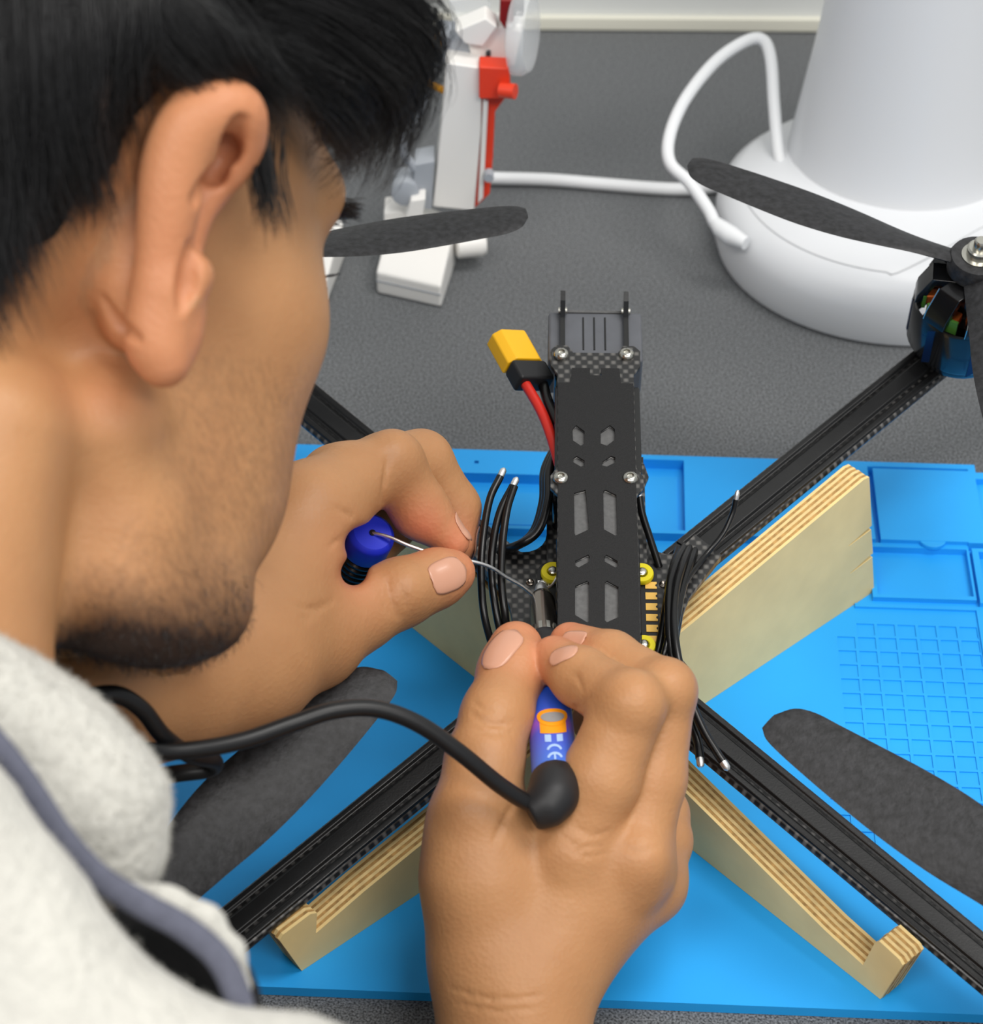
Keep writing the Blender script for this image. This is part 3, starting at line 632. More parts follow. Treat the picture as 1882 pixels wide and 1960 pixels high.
MB().tube([VP(800, 150, .186), VP(852, 174, .184)], .0016, 8).build('axle', 'amber_toy', toy, smooth=True)
MB().lathe(VP(838, 82, .19), A(0, 1, 0), [(.0025, 0), (.0025, .006)], 12).build('axle_pin', 'amber_toy', toy)
pbox([(838, 70), (905, 78), (898, 125), (848, 120)], .19, .016, 'neck_block', 'grey_toy')
pbox([(858, 0), (930, -6), (940, 45), (900, 70), (868, 64)], .205, .02, 'visor', 'clear_plastic', label='clear plastic visor')
pbox([(870, 60), (930, 35), (952, 52), (925, 90), (890, 84)], .184, .012, 'jaw_block', 'white_toy')
pbox([(895, 80), (960, 50), (1000, 60), (985, 128), (905, 122)], .188, .014, 'chest_block', 'white_toy')
pbox([(958, 0), (984, 0), (984, 40), (968, 58), (956, 40)], .186, .010, 'red_bracket', 'dark_red')
pbox([(985, 4), (1004, 6), (1003, 34), (982, 32)], .183, .006, 'black_pin', 'dark_toy')
pbox([(930, 100), (940, 98), (938, 122), (930, 122)], .1865, .004, 'black_pin', 'dark_toy')
MB().lathe(VP(988, 62, .188), nrm(A(1, -.25, .05)), [(.0165, -.001), (.0185, 0), (.0185, .004), (.0165, .007), (.012, .0075)], 36).build('clear_wheel', 'clear_plastic', toy, smooth=True)
# ------------------------------------------------------------------ person: one continuous body surface grown from a distance field
def smin(a, b, k):
    h = np.maximum(k-np.abs(a-b), 0)/k; return np.minimum(a, b)-h*h*k*.25
def smax(a, b, k): return -smin(-a, -b, k)
def cap(p, a, b, ra, rb):
    a = np.asarray(a, np.float32); ba = np.asarray(b, np.float32)-a; pa = p-a
    h = np.clip((pa@ba)/max(float(ba@ba), 1e-12), 0, 1); return np.linalg.norm(pa-h[:, None]*ba, axis=1)-(ra+h*(rb-ra))
def ell(p, c, axes, r):
    """axes: 3 unit row vectors, r: radii"""
    q = (p-np.asarray(c, np.float32))@np.asarray(axes, np.float32).T; r = np.asarray(r, np.float32)
    k0 = np.linalg.norm(q/r, axis=1); k1 = np.linalg.norm(q/(r*r), axis=1)+1e-9; return k0*(k0-1)/k1
def chain(p, pts, k):
    """pts = [(xyz, r)]: tapered limb"""
    d = None
    for (a, ra), (b, rb) in zip(pts[:-1], pts[1:]):
        e = cap(p, a, b, ra, rb); d = e if d is None else smin(d, e, k)
    return d
def surface(field, lo, hi, h, name):
    """sparse surface nets over the box lo..hi with cell h"""
    lo = np.asarray(lo, float); n = (np.ceil((np.asarray(hi)-lo)/h/16).astype(int))*16; nb = n//16
    D = np.full(tuple(n+1), 1., np.float32)
    cx = [lo[i]+(np.arange(nb[i])*16+8)*h for i in range(3)]
    C = np.stack(np.meshgrid(*cx, indexing='ij'), -1).reshape(-1, 3).astype(np.float32)
    dc_ = np.concatenate([field(c) for c in np.array_split(C, max(1, len(C)//60000))])
    sgn = np.where(dc_ < 0, -1., 1.).reshape(nb)
    D[:-1, :-1, :-1] = np.repeat(np.repeat(np.repeat(sgn, 16, 0), 16, 1), 16, 2)
    act = np.argwhere((np.abs(dc_) < 8*h*1.7321*1.35+h).reshape(nb))
    g = np.stack(np.meshgrid(*[np.arange(17)]*3, indexing='ij'), -1).reshape(-1, 3)
    for ch in np.array_split(act, max(1, len(act)//24)):
        if not len(ch): continue
        I = (ch[:, None, :]*16+g[None]).reshape(-1, 3); P = (lo+I*h).astype(np.float32)
        D[I[:, 0], I[:, 1], I[:, 2]] = field(P)
    S = D < 0
    m = np.zeros(tuple(n), np.int8)
    for i in (0, 1):
        for j in (0, 1):
            for k in (0, 1): m += S[i:n[0]+i, j:n[1]+j, k:n[2]+k]
    cells = np.argwhere((m > 0) & (m < 8)); idx = np.full(tuple(n), -1, np.int64); idx[tuple(cells.T)] = np.arange(len(cells))
    acc = np.zeros((len(cells), 3)); cnt = np.zeros(len(cells))
    cor = [(i, j, k) for i in (0, 1) for j in (0, 1) for k in (0, 1)]
    for a in cor:
        for b in cor:
            if sum(b)-sum(a) == 1 and all(y >= x for x, y in zip(a, b)):
                da = D[cells[:, 0]+a[0], cells[:, 1]+a[1], cells[:, 2]+a[2]]; db = D[cells[:, 0]+b[0], cells[:, 1]+b[1], cells[:, 2]+b[2]]
                q = (da < 0) != (db < 0); t = da[q]/(da[q]-db[q])
                acc[q] += np.array(a)+t[:, None]*(np.array(b)-np.array(a)); cnt[q] += 1
    V = lo+(cells+acc/cnt[:, None])*h; F = []
    for ax in range(3):
        u, v = (ax+1) % 3, (ax+2) % 3
        s0 = [slice(0, n[i]) for i in range(3)]; s1 = list(s0); s1[ax] = slice(1, n[ax]+1)
        A0, A1 = S[tuple(s0)], S[tuple(s1)]
        E = np.argwhere(A0 != A1); E = E[(E[:, u] > 0) & (E[:, v] > 0)]
        if not len(E): continue
        fl = A0[tuple(E.T)]; du = np.zeros(3, int); du[u] = 1; dv = np.zeros(3, int); dv[v] = 1
        q = np.stack([idx[tuple((E-du-dv).T)], idx[tuple((E-dv).T)], idx[tuple(E.T)], idx[tuple((E-du).T)]], 1)
        q[~fl] = q[~fl][:, ::-1]; F.append(q[(q >= 0).all(1)])
    return V.astype(np.float32), np.concatenate(F)
def np_mesh(name, V, F):
    me = bpy.data.meshes.new(name); me.vertices.add(len(V)); me.vertices.foreach_set('co', np.asarray(V, np.float32).ravel())
    k = F.shape[1]; me.loops.add(F.size); me.loops.foreach_set('vertex_index', F.ravel().astype(np.int32))
    me.polygons.add(len(F)); me.polygons.foreach_set('loop_start', np.arange(len(F), dtype=np.int32)*k)
    me.update(calc_edges=True); me.validate(); return me
def set_attr(me, name, val):
    a = me.attributes.new(name, 'FLOAT', 'POINT'); a.data.foreach_set('value', np.asarray(val, np.float32))

# head frame: forward, right, up
def head_axes(a, p, ro):
    a, p, ro = map(math.radians, (a, p, ro))
    Fv = A(math.cos(a)*math.cos(p), math.sin(a)*math.cos(p), -math.sin(p)); Uv = A(math.cos(a)*math.sin(p), math.sin(a)*math.sin(p), math.cos(p)); Rv = np.cross(Fv, Uv)
    U2 = Uv*math.cos(ro)+Rv*math.sin(ro); return Fv, np.cross(Fv, U2), U2
HF, HR, HU = head_axes(38, 35, -29)
TRAG = W(362, 500, .572)                       # right ear canal
HO = TRAG-HR*.072-cr*.0060                              # middle of the head between the ears
HAX = np.stack([HF, HR, HU])
def H(f, r, u): return HO+(HF*f+HR*r+HU*u)/1000.
def hp_(px, py, d): return W(px, py, d)

NECK0 = H(-36, -12, -40); NECK1 = W(-400, 1470, .560)
def P(px, py, d, r): return (W(px, py, d), r/1000.)

# right hand (holds the iron)
R_idx = [P(1085, 1640, .716, 13.5), P(1150, 1490, .711, 12), P(1205, 1352, .710, 10.8), P(1112, 1296, .729, 9.2), P(1062, 1262, .742, 7.6)]
R_mid = [P(1198, 1655, .720, 13), P(1243, 1490, .722, 11.2), P(1268, 1326, .723, 10.2), P(1170, 1262, .741, 8.8), P(1092, 1232, .757, 7.0)]
R_ring = [P(1235, 1690, .735, 12), P(1262, 1610, .748, 10.2), P(1258, 1560, .756, 10), P(1215, 1450, .778, 9.5), P(1140, 1380, .785, 8)]
R_pky = [P(1150, 1745, .748, 10.5), P(1215, 1640, .765, 9.2), P(1225, 1560, .785, 8.5), P(1160, 1480, .792, 7.5)]
R_thb = [P(925, 1790, .716, 14.5), P(915, 1680, .714, 15), P(914, 1560, .715, 13.2), P(928, 1455, .722, 11.2), P(952, 1368, .731, 10.2), P(982, 1285, .745, 10.2), P(988, 1240, .752, 8.6)]
R_wr = (W(985, 1965, .716), .0215)
R_arm = [P(985, 1880, .718, 19), (W(983, 1985, .716), .0208), (W(985, 2120, .712), .0235), (A(.012, -.40, .045), .032), (A(.03, -.53, .07), .040)]
# left hand (feeds the solder)
L_idx = [P(590, 980, .748, 13.5), P(672, 920, .764, 11.6), P(750, 892, .776, 10.8), P(806, 978, .783, 9.4), P(866, 1036, .785, 5.8)]
L_mid = [P(650, 930, .768, 13), P(740, 895, .786, 11.6), P(806, 884, .798, 10.6), P(862, 975, .806, 10.2), P(866, 1040, .803, 8)]
L_ring = [P(590, 1010, .775, 12), P(690, 960, .800, 10.5), P(745, 1000, .812, 9.5), P(700, 1060, .808, 8.5)]
L_pky = [P(560, 1060, .778, 11), P(640, 1030, .800, 9.5), P(690, 1070, .806, 8.5), P(650, 1110, .803, 7.5)]
L_thb = [P(480, 1240, .730, 19), P(600, 1212, .748, 15.5), P(680, 1172, .758, 12.4), P(768, 1134, .766, 10.4), P(838, 1106, .772, 8.8), P(870, 1095, .776, 6.8)]
L_arm = [P(430, 1235, .722, 26), P(330, 1275, .705, 24), (W(190, 1290, .685), .026), (A(-.20, -.19, .10), .036), (A(-.30, -.15, .07), .042)]

def f_rhand0(p):
    fi = chain(p, R_idx, .003); d = smin(fi, chain(p, R_mid, .003), .0012); d = smin(d, smin(chain(p, R_ring, .003), chain(p, R_pky, .003), .0012), .0014)
    th = chain(p, R_thb, .006)
    w0 = R_arm[0][0]
    pm = chain(p, R_arm, .012)
    for q, rr in ((R_idx[0], .0125), (R_mid[0], .0130), (R_ring[0], .0125), (R_pky[0], .012)):
        pm = smin(pm, cap(p, w0, q[0], .0165, rr), .012)
    pm = smin(pm, cap(p, R_idx[0][0], R_mid[0][0], .0115, .0118), .006)
    pm = smin(pm, cap(p, R_mid[0][0], R_pky[0][0], .0115, .011), .006)
    # web between thumb and index, ball of the thumb
    pm = smin(pm, cap(p, W(930, 1690, .722), W(1060, 1650, .724), .013, .012), .010)
    pm = smin(pm, cap(p, W(930, 1830, .718), W(915, 1620, .716), .0145, .014), .012)
    d = smin(d, pm, .0055); d = smin(d, smin(th, pm, .010), .0007)
    # knuckle bumps
    for c, r in ((W(1225, 1640, .711), .0078), (W(1092, 1628, .7085), .0070), (W(1213, 1340, .7045), .0070), (W(1278, 1314, .7175), .0068), (W(905, 1545, .708), .008), (W(940, 1372, .725), .0066)):
        d = smin(d, np.linalg.norm(p-c.astype(np.float32), axis=1)-r, .006)
    return d
def f_lhand0(p):
    d = smin(chain(p, L_idx, .0035), chain(p, L_mid, .003), .0010); d = smin(d, smin(chain(p, L_ring, .003), chain(p, L_pky, .003), .0012), .0012)
    th = chain(p, L_thb, .006)
    w0 = L_arm[0][0]; pm = chain(p, L_arm, .014)
    for q, rr in ((L_idx[0], .0135), (L_mid[0], .0125), (L_ring[0], .012), (L_pky[0], .0115)):
        pm = smin(pm, cap(p, w0, q[0], .022, rr), .012)
    pm = smin(pm, cap(p, L_idx[0][0], L_pky[0][0], .0135, .011), .008)
    pm = smin(pm, cap(p, W(525, 1150, .745), W(575, 1060, .757), .0115, .0105), .010)       # web
    pm = smin(pm, cap(p, W(440, 1260, .722), W(590, 1225, .744), .020, .0145), .012)       # ball of the thumb
    d = smin(d, pm, .006); d = smin(d, smin(th, pm, .007), .0008)
    d = smin(d, np.linalg.norm(p-W(618, 1012, .758).astype(np.float32), axis=1)-.0085, .006)  # fold at the finger root
    for c, r in ((W(752, 872, .770), .0072), (W(775, 1128, .7585), .006)):
        d = smin(d, np.linalg.norm(p-c.astype(np.float32), axis=1)-r, .006)
    d = smax(d, -cap(p, W(694, 1042, .735), W(694, 1042, .786), .0058, .0058), .003)       # the opening of the pinch
    d = smax(d, -cap(p, W(677, 1096, .735), W(677, 1096, .786), .0042, .0042), .003)
    return d
# ear, traced rim by rim at its own depth
def ear_pts():
    e = lambda x, y, dz, r: (W(x, y, .572-dz/1000.), r/1000.)
    helix = [e(420, 362, 0, 2.2), e(462, 305, 3, 2.6), e(474, 258, 7, 3.0), e(458, 214, 11, 4.6), e(415, 208, 13, 6.0), e(365, 245, 13, 6.8), e(335, 320, 12, 6.6), e(322, 400, 11, 5.8), e(312, 490, 9, 5.2), e(304, 580, 7, 5.2), e(302, 650, 6, 6.0), e(316, 698, 5, 5.0)]
    inner = [e(452, 300, -1, 3.2), e(415, 345, 0, 3.6), e(378, 400, 1, 3.8), e(352, 470, 1, 4.0), e(342, 545, 1, 4.2), e(345, 610, 2, 5.0), e(332, 670, 3, 5.6)]
    back = [e(330, 330, -6, 7), e(275, 440, -7, 9.5), e(255, 540, -8, 9.0), e(270, 610, -9, 7)]
    back += [e(262, 480, -9, 7), e(330, 380, -5, 6), e(385, 345, -4.5, 5.5), e(440, 262, -3.5, 5)]
    return helix, inner, back
EH, EI, EB = ear_pts()
def smooth_chain(c, n):
    S = spline([list(p)+[r] for p, r in c], n); return [(q[:3], q[3]) for q in S]
EH = smooth_chain(EH, 3); EI = smooth_chain(EI, 2); EARC = W(340, 450, .566).astype(np.float32)
def f_head0(p):
    q = ((p-HO.astype(np.float32))@HAX.T.astype(np.float32))*1000.; s = q.copy(); s[:, 1] = np.abs(s[:, 1]); I = np.eye(3)
    d = ell(q, (-6, 0, 46), I, (97, 74, 84))
    d = smin(d, ell(q, (42, 0, 8), I, (52, 62, 70)), 18)                 # face block
    d = smin(d, ell(s, (52, 36, -6), I, (30, 27, 26)), 14)              # cheekbone
    d = smin(d, ell(s, (46, 34, -46), I, (34, 24, 38)), 16)             # cheek
    d = smin(d, cap(q, (84, 0, -30), (76, 0, -80), 20, 16), 14)          # mouth and chin
    d = smin(d, cap(s, (6, 50, -40), (16, 40, -72), 14, 15), 16)        # jaw
    d = smin(d, cap(s, (16, 38, -74), (76, 8, -84), 15, 13), 14)
    d = smin(d, cap(s, (10, 24, -76), (50, 12, -82), 14, 13), 14)
    d = smin(d, cap(s, (84, 8, 36), (74, 44, 35), 10, 9), 10)            # brow
    d = smin(d, cap(q, (96, 0, 24), (114, 0, -10), 6, 8.5), 7)            # nose
    d = smin(d, np.linalg.norm(s-np.float32([106, 9, -14]), axis=1)-6.5, 5)
    d = smax(d, -ell(s, (90, 31, 17), I, (12, 15, 9)), 8)                # eye socket
    d = smin(d, np.linalg.norm(s-np.float32([76, 31, 16]), axis=1)-12.5, 2)
    d = smin(d, cap(s, (103, 3, -37), (95, 22, -40), 4.2, 2.5), 3); d = smin(d, cap(s, (102, 3, -46), (94, 20, -44), 4.8, 2.5), 3)
    d = d/1000.
    d = smin(d, cap(p, NECK0, NECK1, .055, .054), .016)
    d = smin(d, cap(p, H(-26, 46, -46), NECK1+A(.03, .0, 0), .019, .026), .014)
    d = smin(d, chain(p, [P(262, 1010, .598, 12), P(246, 1135, .600, 12.6), P(320, 1158, .608, 13), P(385, 1160, .617, 13)], .012), .015)
    # ears
    de = np.linalg.norm(p-EARC, axis=1); m = de < .062
    if m.any():
        pm = p[m]; er = chain(pm, EH, .004); er = smin(er, chain(pm, EI, .003), .0012); er = smin(er, chain(pm, EB, .008), .004)
        er = smin(er, cap(pm, W(330, 560, .566), W(300, 640, .568), .0075, .0065), .005)
        er = smin(er, np.linalg.norm(pm-W(372, 525, .566).astype(np.float32), axis=1)-.0046, .004)       # tragus
        d[m] = smin(d[m], er, .0045)
    sm = np.array([1, -1, 1], np.float32)
    pl_ = (q*sm/1000.)@HAX.astype(np.float32)+HO.astype(np.float32)                                # the other ear, mirrored
    el_ = ell(pl_, W(345, 450, .570), HAX, (.016, .009, .033)); d = smin(d, el_, .006)
    return d
def hit(field, px, py, d0=.45, d1=.95):
    k = ray(px, py).astype(np.float32); d = d0
    for _ in range(120):
        e = float(field((CAM+k*d).astype(np.float32)[None])[0])
        if e < 3e-5: break
        d += e*.85/np.linalg.norm(k)
        if d > d1: return None
    return CAM+k*d
def groove(field, path, sub=4):
    """crease drawn on the skin: (px, py, radius mm, sunk mm) along a smooth line"""
    Q = spline(path, sub); out = []
    for x, y, r, dp in Q:
        h = hit(field, x, y)
        if h is not None: out.append((h+cf*dp/1000., max(r, .2)/1000.))
    return out
EG = [groove(f_head0, g_) for g_ in (
    [(458, 240, 2.4, .6), (438, 276, 3.4, 1.6), (406, 328, 3.2, 1.6), (376, 378, 1.6, .6)],
    [(362, 470, .5, .2), (360, 515, 2.0, .8), (355, 555, 2.4, 1.2), (348, 590, .6, .2)],
    [(200, 575, .4, .2), (222, 612, 1.0, .2), (246, 636, .9, .2), (264, 648, .3, .3)])]
def f_head(p):
    d = f_head0(p); m = np.linalg.norm(p-W(340, 440, .565).astype(np.float32), axis=1) < .05
    if m.any():
        pm = p[m]; e = d[m]
        for g in EG: e = smax(e, -chain(pm, g, .0005), .0024)
        d[m] = e
    return d
def f_torso(p):
    d = cap(p, NECK1, A(-.18, -.46, .07), .056, .12); d = smin(d, cap(p, A(-.18, -.46, .07), A(-.20, -.62, -.24), .12, .14), .05)
    d = smin(d, cap(p, A(-.05, -.455, .130), A(-.28, -.33, .15), .055, .055), .05)
    d = smin(d, chain(p, [(A(-.03, -.47, .125), .05), (A(.02, -.56, .08), .044), (A(.03, -.53, .07), .040)], .02), .03)
    d = smin(d, chain(p, [(A(-.29, -.32, .16), .05), (A(-.33, -.20, .09), .045), (A(-.30, -.15, .07), .042)], .02), .03)
    return d
RG = [groove(f_rhand0, g_) for g_ in (
    [(900, 1362, .3, .1), (925, 1382, .8, .1), (960, 1388, .7, .1), (985, 1380, .2, .1)], [(903, 1392, .3, .1), (930, 1402, .7, .1), (965, 1404, .5, .1), (985, 1400, .2, .1)], [(905, 1342, .2, .1), (925, 1356, .5, .1), (945, 1360, .2, .1)],
    [(985, 1535, .4, .1), (972, 1560, .9, .1), (955, 1590, .8, .1), (944, 1615, .2, .1)],
    [(1082, 1366, .4, .1), (1105, 1352, .8, .1), (1130, 1334, .3, .1)], [(1092, 1286, .2, .1), (1108, 1300, .5, .1), (1116, 1322, .2, .1)],
    [(1075, 1600, .2, .1), (1110, 1622, .5, .1), (1150, 1618, .2, .1)], [(1085, 1622, .2, .1), (1118, 1640, .45, .1), (1160, 1634, .2, .1)], [(1100, 1580, .2, .1), (1130, 1598, .45, .1), (1170, 1590, .2, .1)],
    [(1190, 1618, .2, .1), (1225, 1632, .4, .1), (1262, 1620, .2, .1)],
    [(860, 1890, .2, .1), (940, 1912, .5, .1), (1040, 1905, .2, .1)], [(875, 1920, .2, .1), (950, 1935, .4, .1), (1030, 1930, .2, .1)])]
LG = [groove(f_lhand0, g_) for g_ in (
    [(744, 862, .2, .1), (740, 895, .9, .1), (734, 940, 1.0, .1), (733, 965, .4, .1)], [(676, 990, .8, .1), (660, 980, .8, .1), (640, 972, .3, .1)],
    [(742, 1108, .3, .1), (746, 1140, .7, .1), (757, 1170, .7, .1), (768, 1184, .2, .1)], [(730, 1130, .2, .1), (736, 1158, .6, .1), (748, 1182, .3, .1)], [(770, 1122, .2, .1), (776, 1145, .5, .1), (772, 1168, .2, .1)],
    [(555, 1150, .3, .1), (585, 1164, .9, .1), (615, 1162, .9, .1), (640, 1148, .3, .1)], [(570, 1180, .2, .1), (590, 1182, .6, .1), (612, 1172, .2, .1)],
    [(628, 1050, .3, .1), (640, 1038, .7, .1), (654, 1030, .4, .1)])]
def creased(f0, gr):
    cs = [np.array([c for c, _ in g]) for g in gr]; mids = [(c.mean(0), np.linalg.norm(c-c.mean(0), axis=1).max()+.004) for c in cs]
    def f(p):
        d = f0(p)
        for g, (m, r) in zip(gr, mids):
            k = np.linalg.norm(p-m.astype(np.float32), axis=1) < r
            if k.any(): d[k] = smax(d[k], -chain(p[k], g, .0003), .0009)
        return d
    return f
f_rhand = creased(f_rhand0, RG); f_lhand = creased(f_lhand0, LG)
def f_upper(p): return smin(smin(f_head(p), f_torso(p), .02), np.minimum(chain(p, R_arm[2:], .01), chain(p, L_arm[2:], .01)), .01)
V1, F1 = surface(f_rhand, (-.040, -.34, -.004), (.10, -.14, .13), .0010, 'r')
V2, F2 = surface(f_lhand, (-.175, -.27, .02), (.01, -.07, .19), .0011, 'l')
V3, F3 = surface(f_upper, (-.30, -.42, .155), (.02, -.09, .475), .0022, 'h')
EC = W(340, 450, .565); EBX = A(.026, .034, .040)
VE, FE = surface(f_head, EC-EBX, EC+EBX, .0009, 'ear')
def f_ear(p): return np.minimum(np.minimum(chain(p, EH, .002), chain(p, EI, .002)), np.minimum(chain(p, EB, .002), np.linalg.norm(p-W(372, 525, .566).astype(np.float32), axis=1)-.0046))
cen = V3[F3].mean(1).astype(np.float32); ins = (np.abs(cen-EC) < EBX-.003).all(1); ins[ins] = f_ear(cen[ins]) < .0028; F3 = F3[~ins]
FE = FE[f_ear(VE[FE].mean(1).astype(np.float32)) < .0048]
F3 = np.concatenate([F3, FE+len(V3)]); V3 = np.concatenate([V3, VE])
V4, F4 = surface(f_upper, (-.42, -.80, -.40), (.11, -.02, .235), .006, 't')
k4 = V4[F4].mean(1)[:, 2] < .17; F4 = F4[k4]
def snap(V, f, it=2, out=0.):
    n = None
    for _ in range(it):
        e = .0003; g = np.stack([f((V+v*e).astype(np.float32))-f((V-v*e).astype(np.float32)) for v in np.eye(3, dtype=np.float32)], 1)
        n = g/(np.linalg.norm(g, axis=1)[:, None]+1e-9); V = V-n*np.clip(f(V.astype(np.float32)), -.0015, .0015)[:, None]
    return (V+n*out).astype(np.float32), n
nv = len(V3)-len(VE)
Va, Na = snap(V3[:nv], f_upper, 1); Vb, Nb = snap(V3[nv:], f_head, 1, .00004); V3 = np.concatenate([Va, Vb]); N3 = np.concatenate([Na, Nb])
BV = np.concatenate([V1, V2, V3, V4]); n1, n2, n3 = len(V1), len(V1)+len(V2), len(V1)+len(V2)+len(V3)
BF = np.concatenate([F1, F2+n1, F3+n2, F4+n3])
person = empty('person', (-.20, -.62, -.40), 'person in white fleece jacket with black hair bent over the drone, soldering', 'person')
bme = np_mesh('body', BV, BF)
qh = ((BV-HO)@HAX.T)*1000.
ishead = np.zeros(len(BV), bool); ishead[n2:n3] = True
def gz(c, s): return np.exp(-(((qh-np.array(c))/np.array(s))**2).sum(1))
f_, r_, u_ = qh.T
beard = np.clip((-u_-56)/34, 0, 1)*np.clip((f_-4)/22, 0, 1)*.85
beard = np.maximum(beard, np.clip((-u_-72)/26, 0, 1)*np.clip((f_+6)/14, 0, 1)*1.4)
beard = np.maximum(beard, .20*np.clip((f_-12)/20, 0, 1)*np.clip((-u_-12)/30, 0, 1))
beard = np.where(ishead & (f_ > -4) & (u_ < 0), beard, 0)
def near(pts, rad):
    o = np.zeros(len(BV))
    for c in pts: o = np.maximum(o, np.exp(-(np.linalg.norm(BV-c, axis=1)/rad)**2))
    return o
ear_c = [a for a, _ in EH+EI+EB]
red = np.maximum(near(ear_c, .013)*.5, near([W(225, 700, .566)], .012)*.6)
red = np.maximum(red, near([R_thb[-1][0], R_thb[-2][0], R_idx[-1][0], R_mid[-1][0], L_idx[-1][0], L_mid[-1][0], L_thb[-1][0], W(800, 1020, .775)], .011)*.85)
red = np.maximum(red, near([W(610, 1080, .745), W(640, 1110, .75)], .014)*.5)
set_attr(bme, 'beard', beard); set_attr(bme, 'red', red)
body = link('body', bme, 'skin', person, smooth=True)
vn = np.empty(len(BV)*3, np.float32); bme.vertex_normals.foreach_get('vector', vn); vn = vn.reshape(-1, 3)
fl = np.sign((vn[n2:n3]*N3).sum(1)).mean(); vn[n2:n3] = N3
bme.normals_split_custom_set_from_vertices([tuple(v) for v in vn])
# ------------------------------------------------------------------ nails, eyes
def grad(field, P, e=.0004):
    g = np.stack([field((P+v*e).astype(np.float32))-field((P-v*e).astype(np.float32)) for v in np.eye(3)], 1)
    return g/(np.linalg.norm(g, axis=1)[:, None]+1e-9)
def nail(field, c, tdir, w, l, lift=.00028, nrm_=None):
    """nail plate lying on the finger at point c, running along tdir"""
    c = np.asarray(c); n0 = grad(field, c[None])[0] if nrm_ is None else nrm(nrm_); t = nrm(tdir-n0*(tdir@n0)); s_ = np.cross(n0, t); nu, nv = 11, 13; pts = []
    for j in range(nv):
        b = -1+2*j/(nv-1)
        hw = (max(0, 1-abs(b)**3.2))**(1/2.2) if b < 0 else (max(0, 1-abs(b)**4.5))**(1/2.6)
        hw = max(hw, .18)
        for i in range(nu):
            a = -1+2*i/(nu-1); pts.append(c+s_*a*w*hw*.5+t*b*l*.5+n0*.0)
    Pn = np.array(pts)
    for _ in range(4):
        g = grad(field, Pn); Pn = Pn-g*field(Pn.astype(np.float32))[:, None]
    g = grad(field, Pn); aa = np.array([[abs(-1+2*i/(nu-1)) for i in range(nu)] for j in range(nv)]).ravel(); bb = np.array([[-1+2*j/(nv-1)]*nu for j in range(nv)]).ravel()
    Pn = Pn+g*(lift*(1-.75*aa**4)+.0002*np.clip(bb, 0, 1)**2)[:, None]+t*(np.clip(bb-.6, 0, 1)*.0012)[:, None]
    F = np.array([(j*nu+i, j*nu+i+1, (j+1)*nu+i+1, (j+1)*nu+i) for j in range(nv-1) for i in range(nu-1)])
    me = np_mesh('fingernail', Pn, F); o = link('fingernail', me, 'nail', body, smooth=True)
    m = o.modifiers.new('s', 'SOLIDIFY'); m.thickness = .0002; m.offset = -1
    return o
def nail_px(field, pc, pa, pb, w, l, **k):
    c = hit(field, *pc); a = hit(field, *pa) if False else W(*pa, (c-CAM)@cf); b = W(*pb, (c-CAM)@cf); nail(field, c, b-a, w, l, **k)
nail_px(f_rhand, (957, 1238), (950, 1290), (966, 1190), .0125, .0180)
nail_px(f_rhand, (1078, 1250), (1110, 1262), (1040, 1240), .0080, .0105)
nail_px(f_rhand, (1098, 1226), (1130, 1236), (1060, 1212), .0080, .0110)
nail_px(f_lhand, (860, 1100), (830, 1112), (890, 1089), .0130, .0148)
nail(f_lhand, L_idx[-1][0]+nrm(cu*.8+cr*.4-cf*.1)*.0055, L_idx[-1][0]-L_idx[-2][0], .008, .010)
nail(f_lhand, L_mid[-1][0]+nrm(cr*.8+cu*.1+cf*.3)*.0075, L_mid[-1][0]-L_mid[-2][0], .0085, .011)
for s_ in (1, -1):
    MB().lathe(H(76.2, 31*s_, 16), HF*.92-HU*.38, [(.0001, .0124), (.0030, .01225), (.0056, .0113)], 24, cap=False).build('iris', 'iris', body, smooth=True)

# ------------------------------------------------------------------ hair
def strand_mesh(curves, r0, name):
    """curves (n, k, 3): tapered three-sided strands joined into one mesh"""
    n, k, _ = curves.shape; T = np.gradient(curves, axis=1); T /= np.linalg.norm(T, axis=2)[..., None]+1e-9
    x = np.cross(T, np.array([.3, .2, .9])); x /= np.linalg.norm(x, axis=2)[..., None]+1e-9; y = np.cross(T, x)
    rr = (r0[:, None]*np.clip(1.15-np.linspace(0, 1, k)**2.2, .12, 1))[..., None]; V = []
    for a in (0, 2*math.pi/3, 4*math.pi/3): V.append(curves+(x*math.cos(a)+y*math.sin(a))*rr)
    V = np.stack(V, 2).reshape(-1, 3); b = (np.arange(n)[:, None]*k+np.arange(k-1)[None]).ravel()*3; F = []
    for i in range(3):
        j = (i+1) % 3; F.append(np.stack([b+i, b+j, b+3+j, b+3+i], 1))
    return np_mesh(name, V, np.concatenate(F))
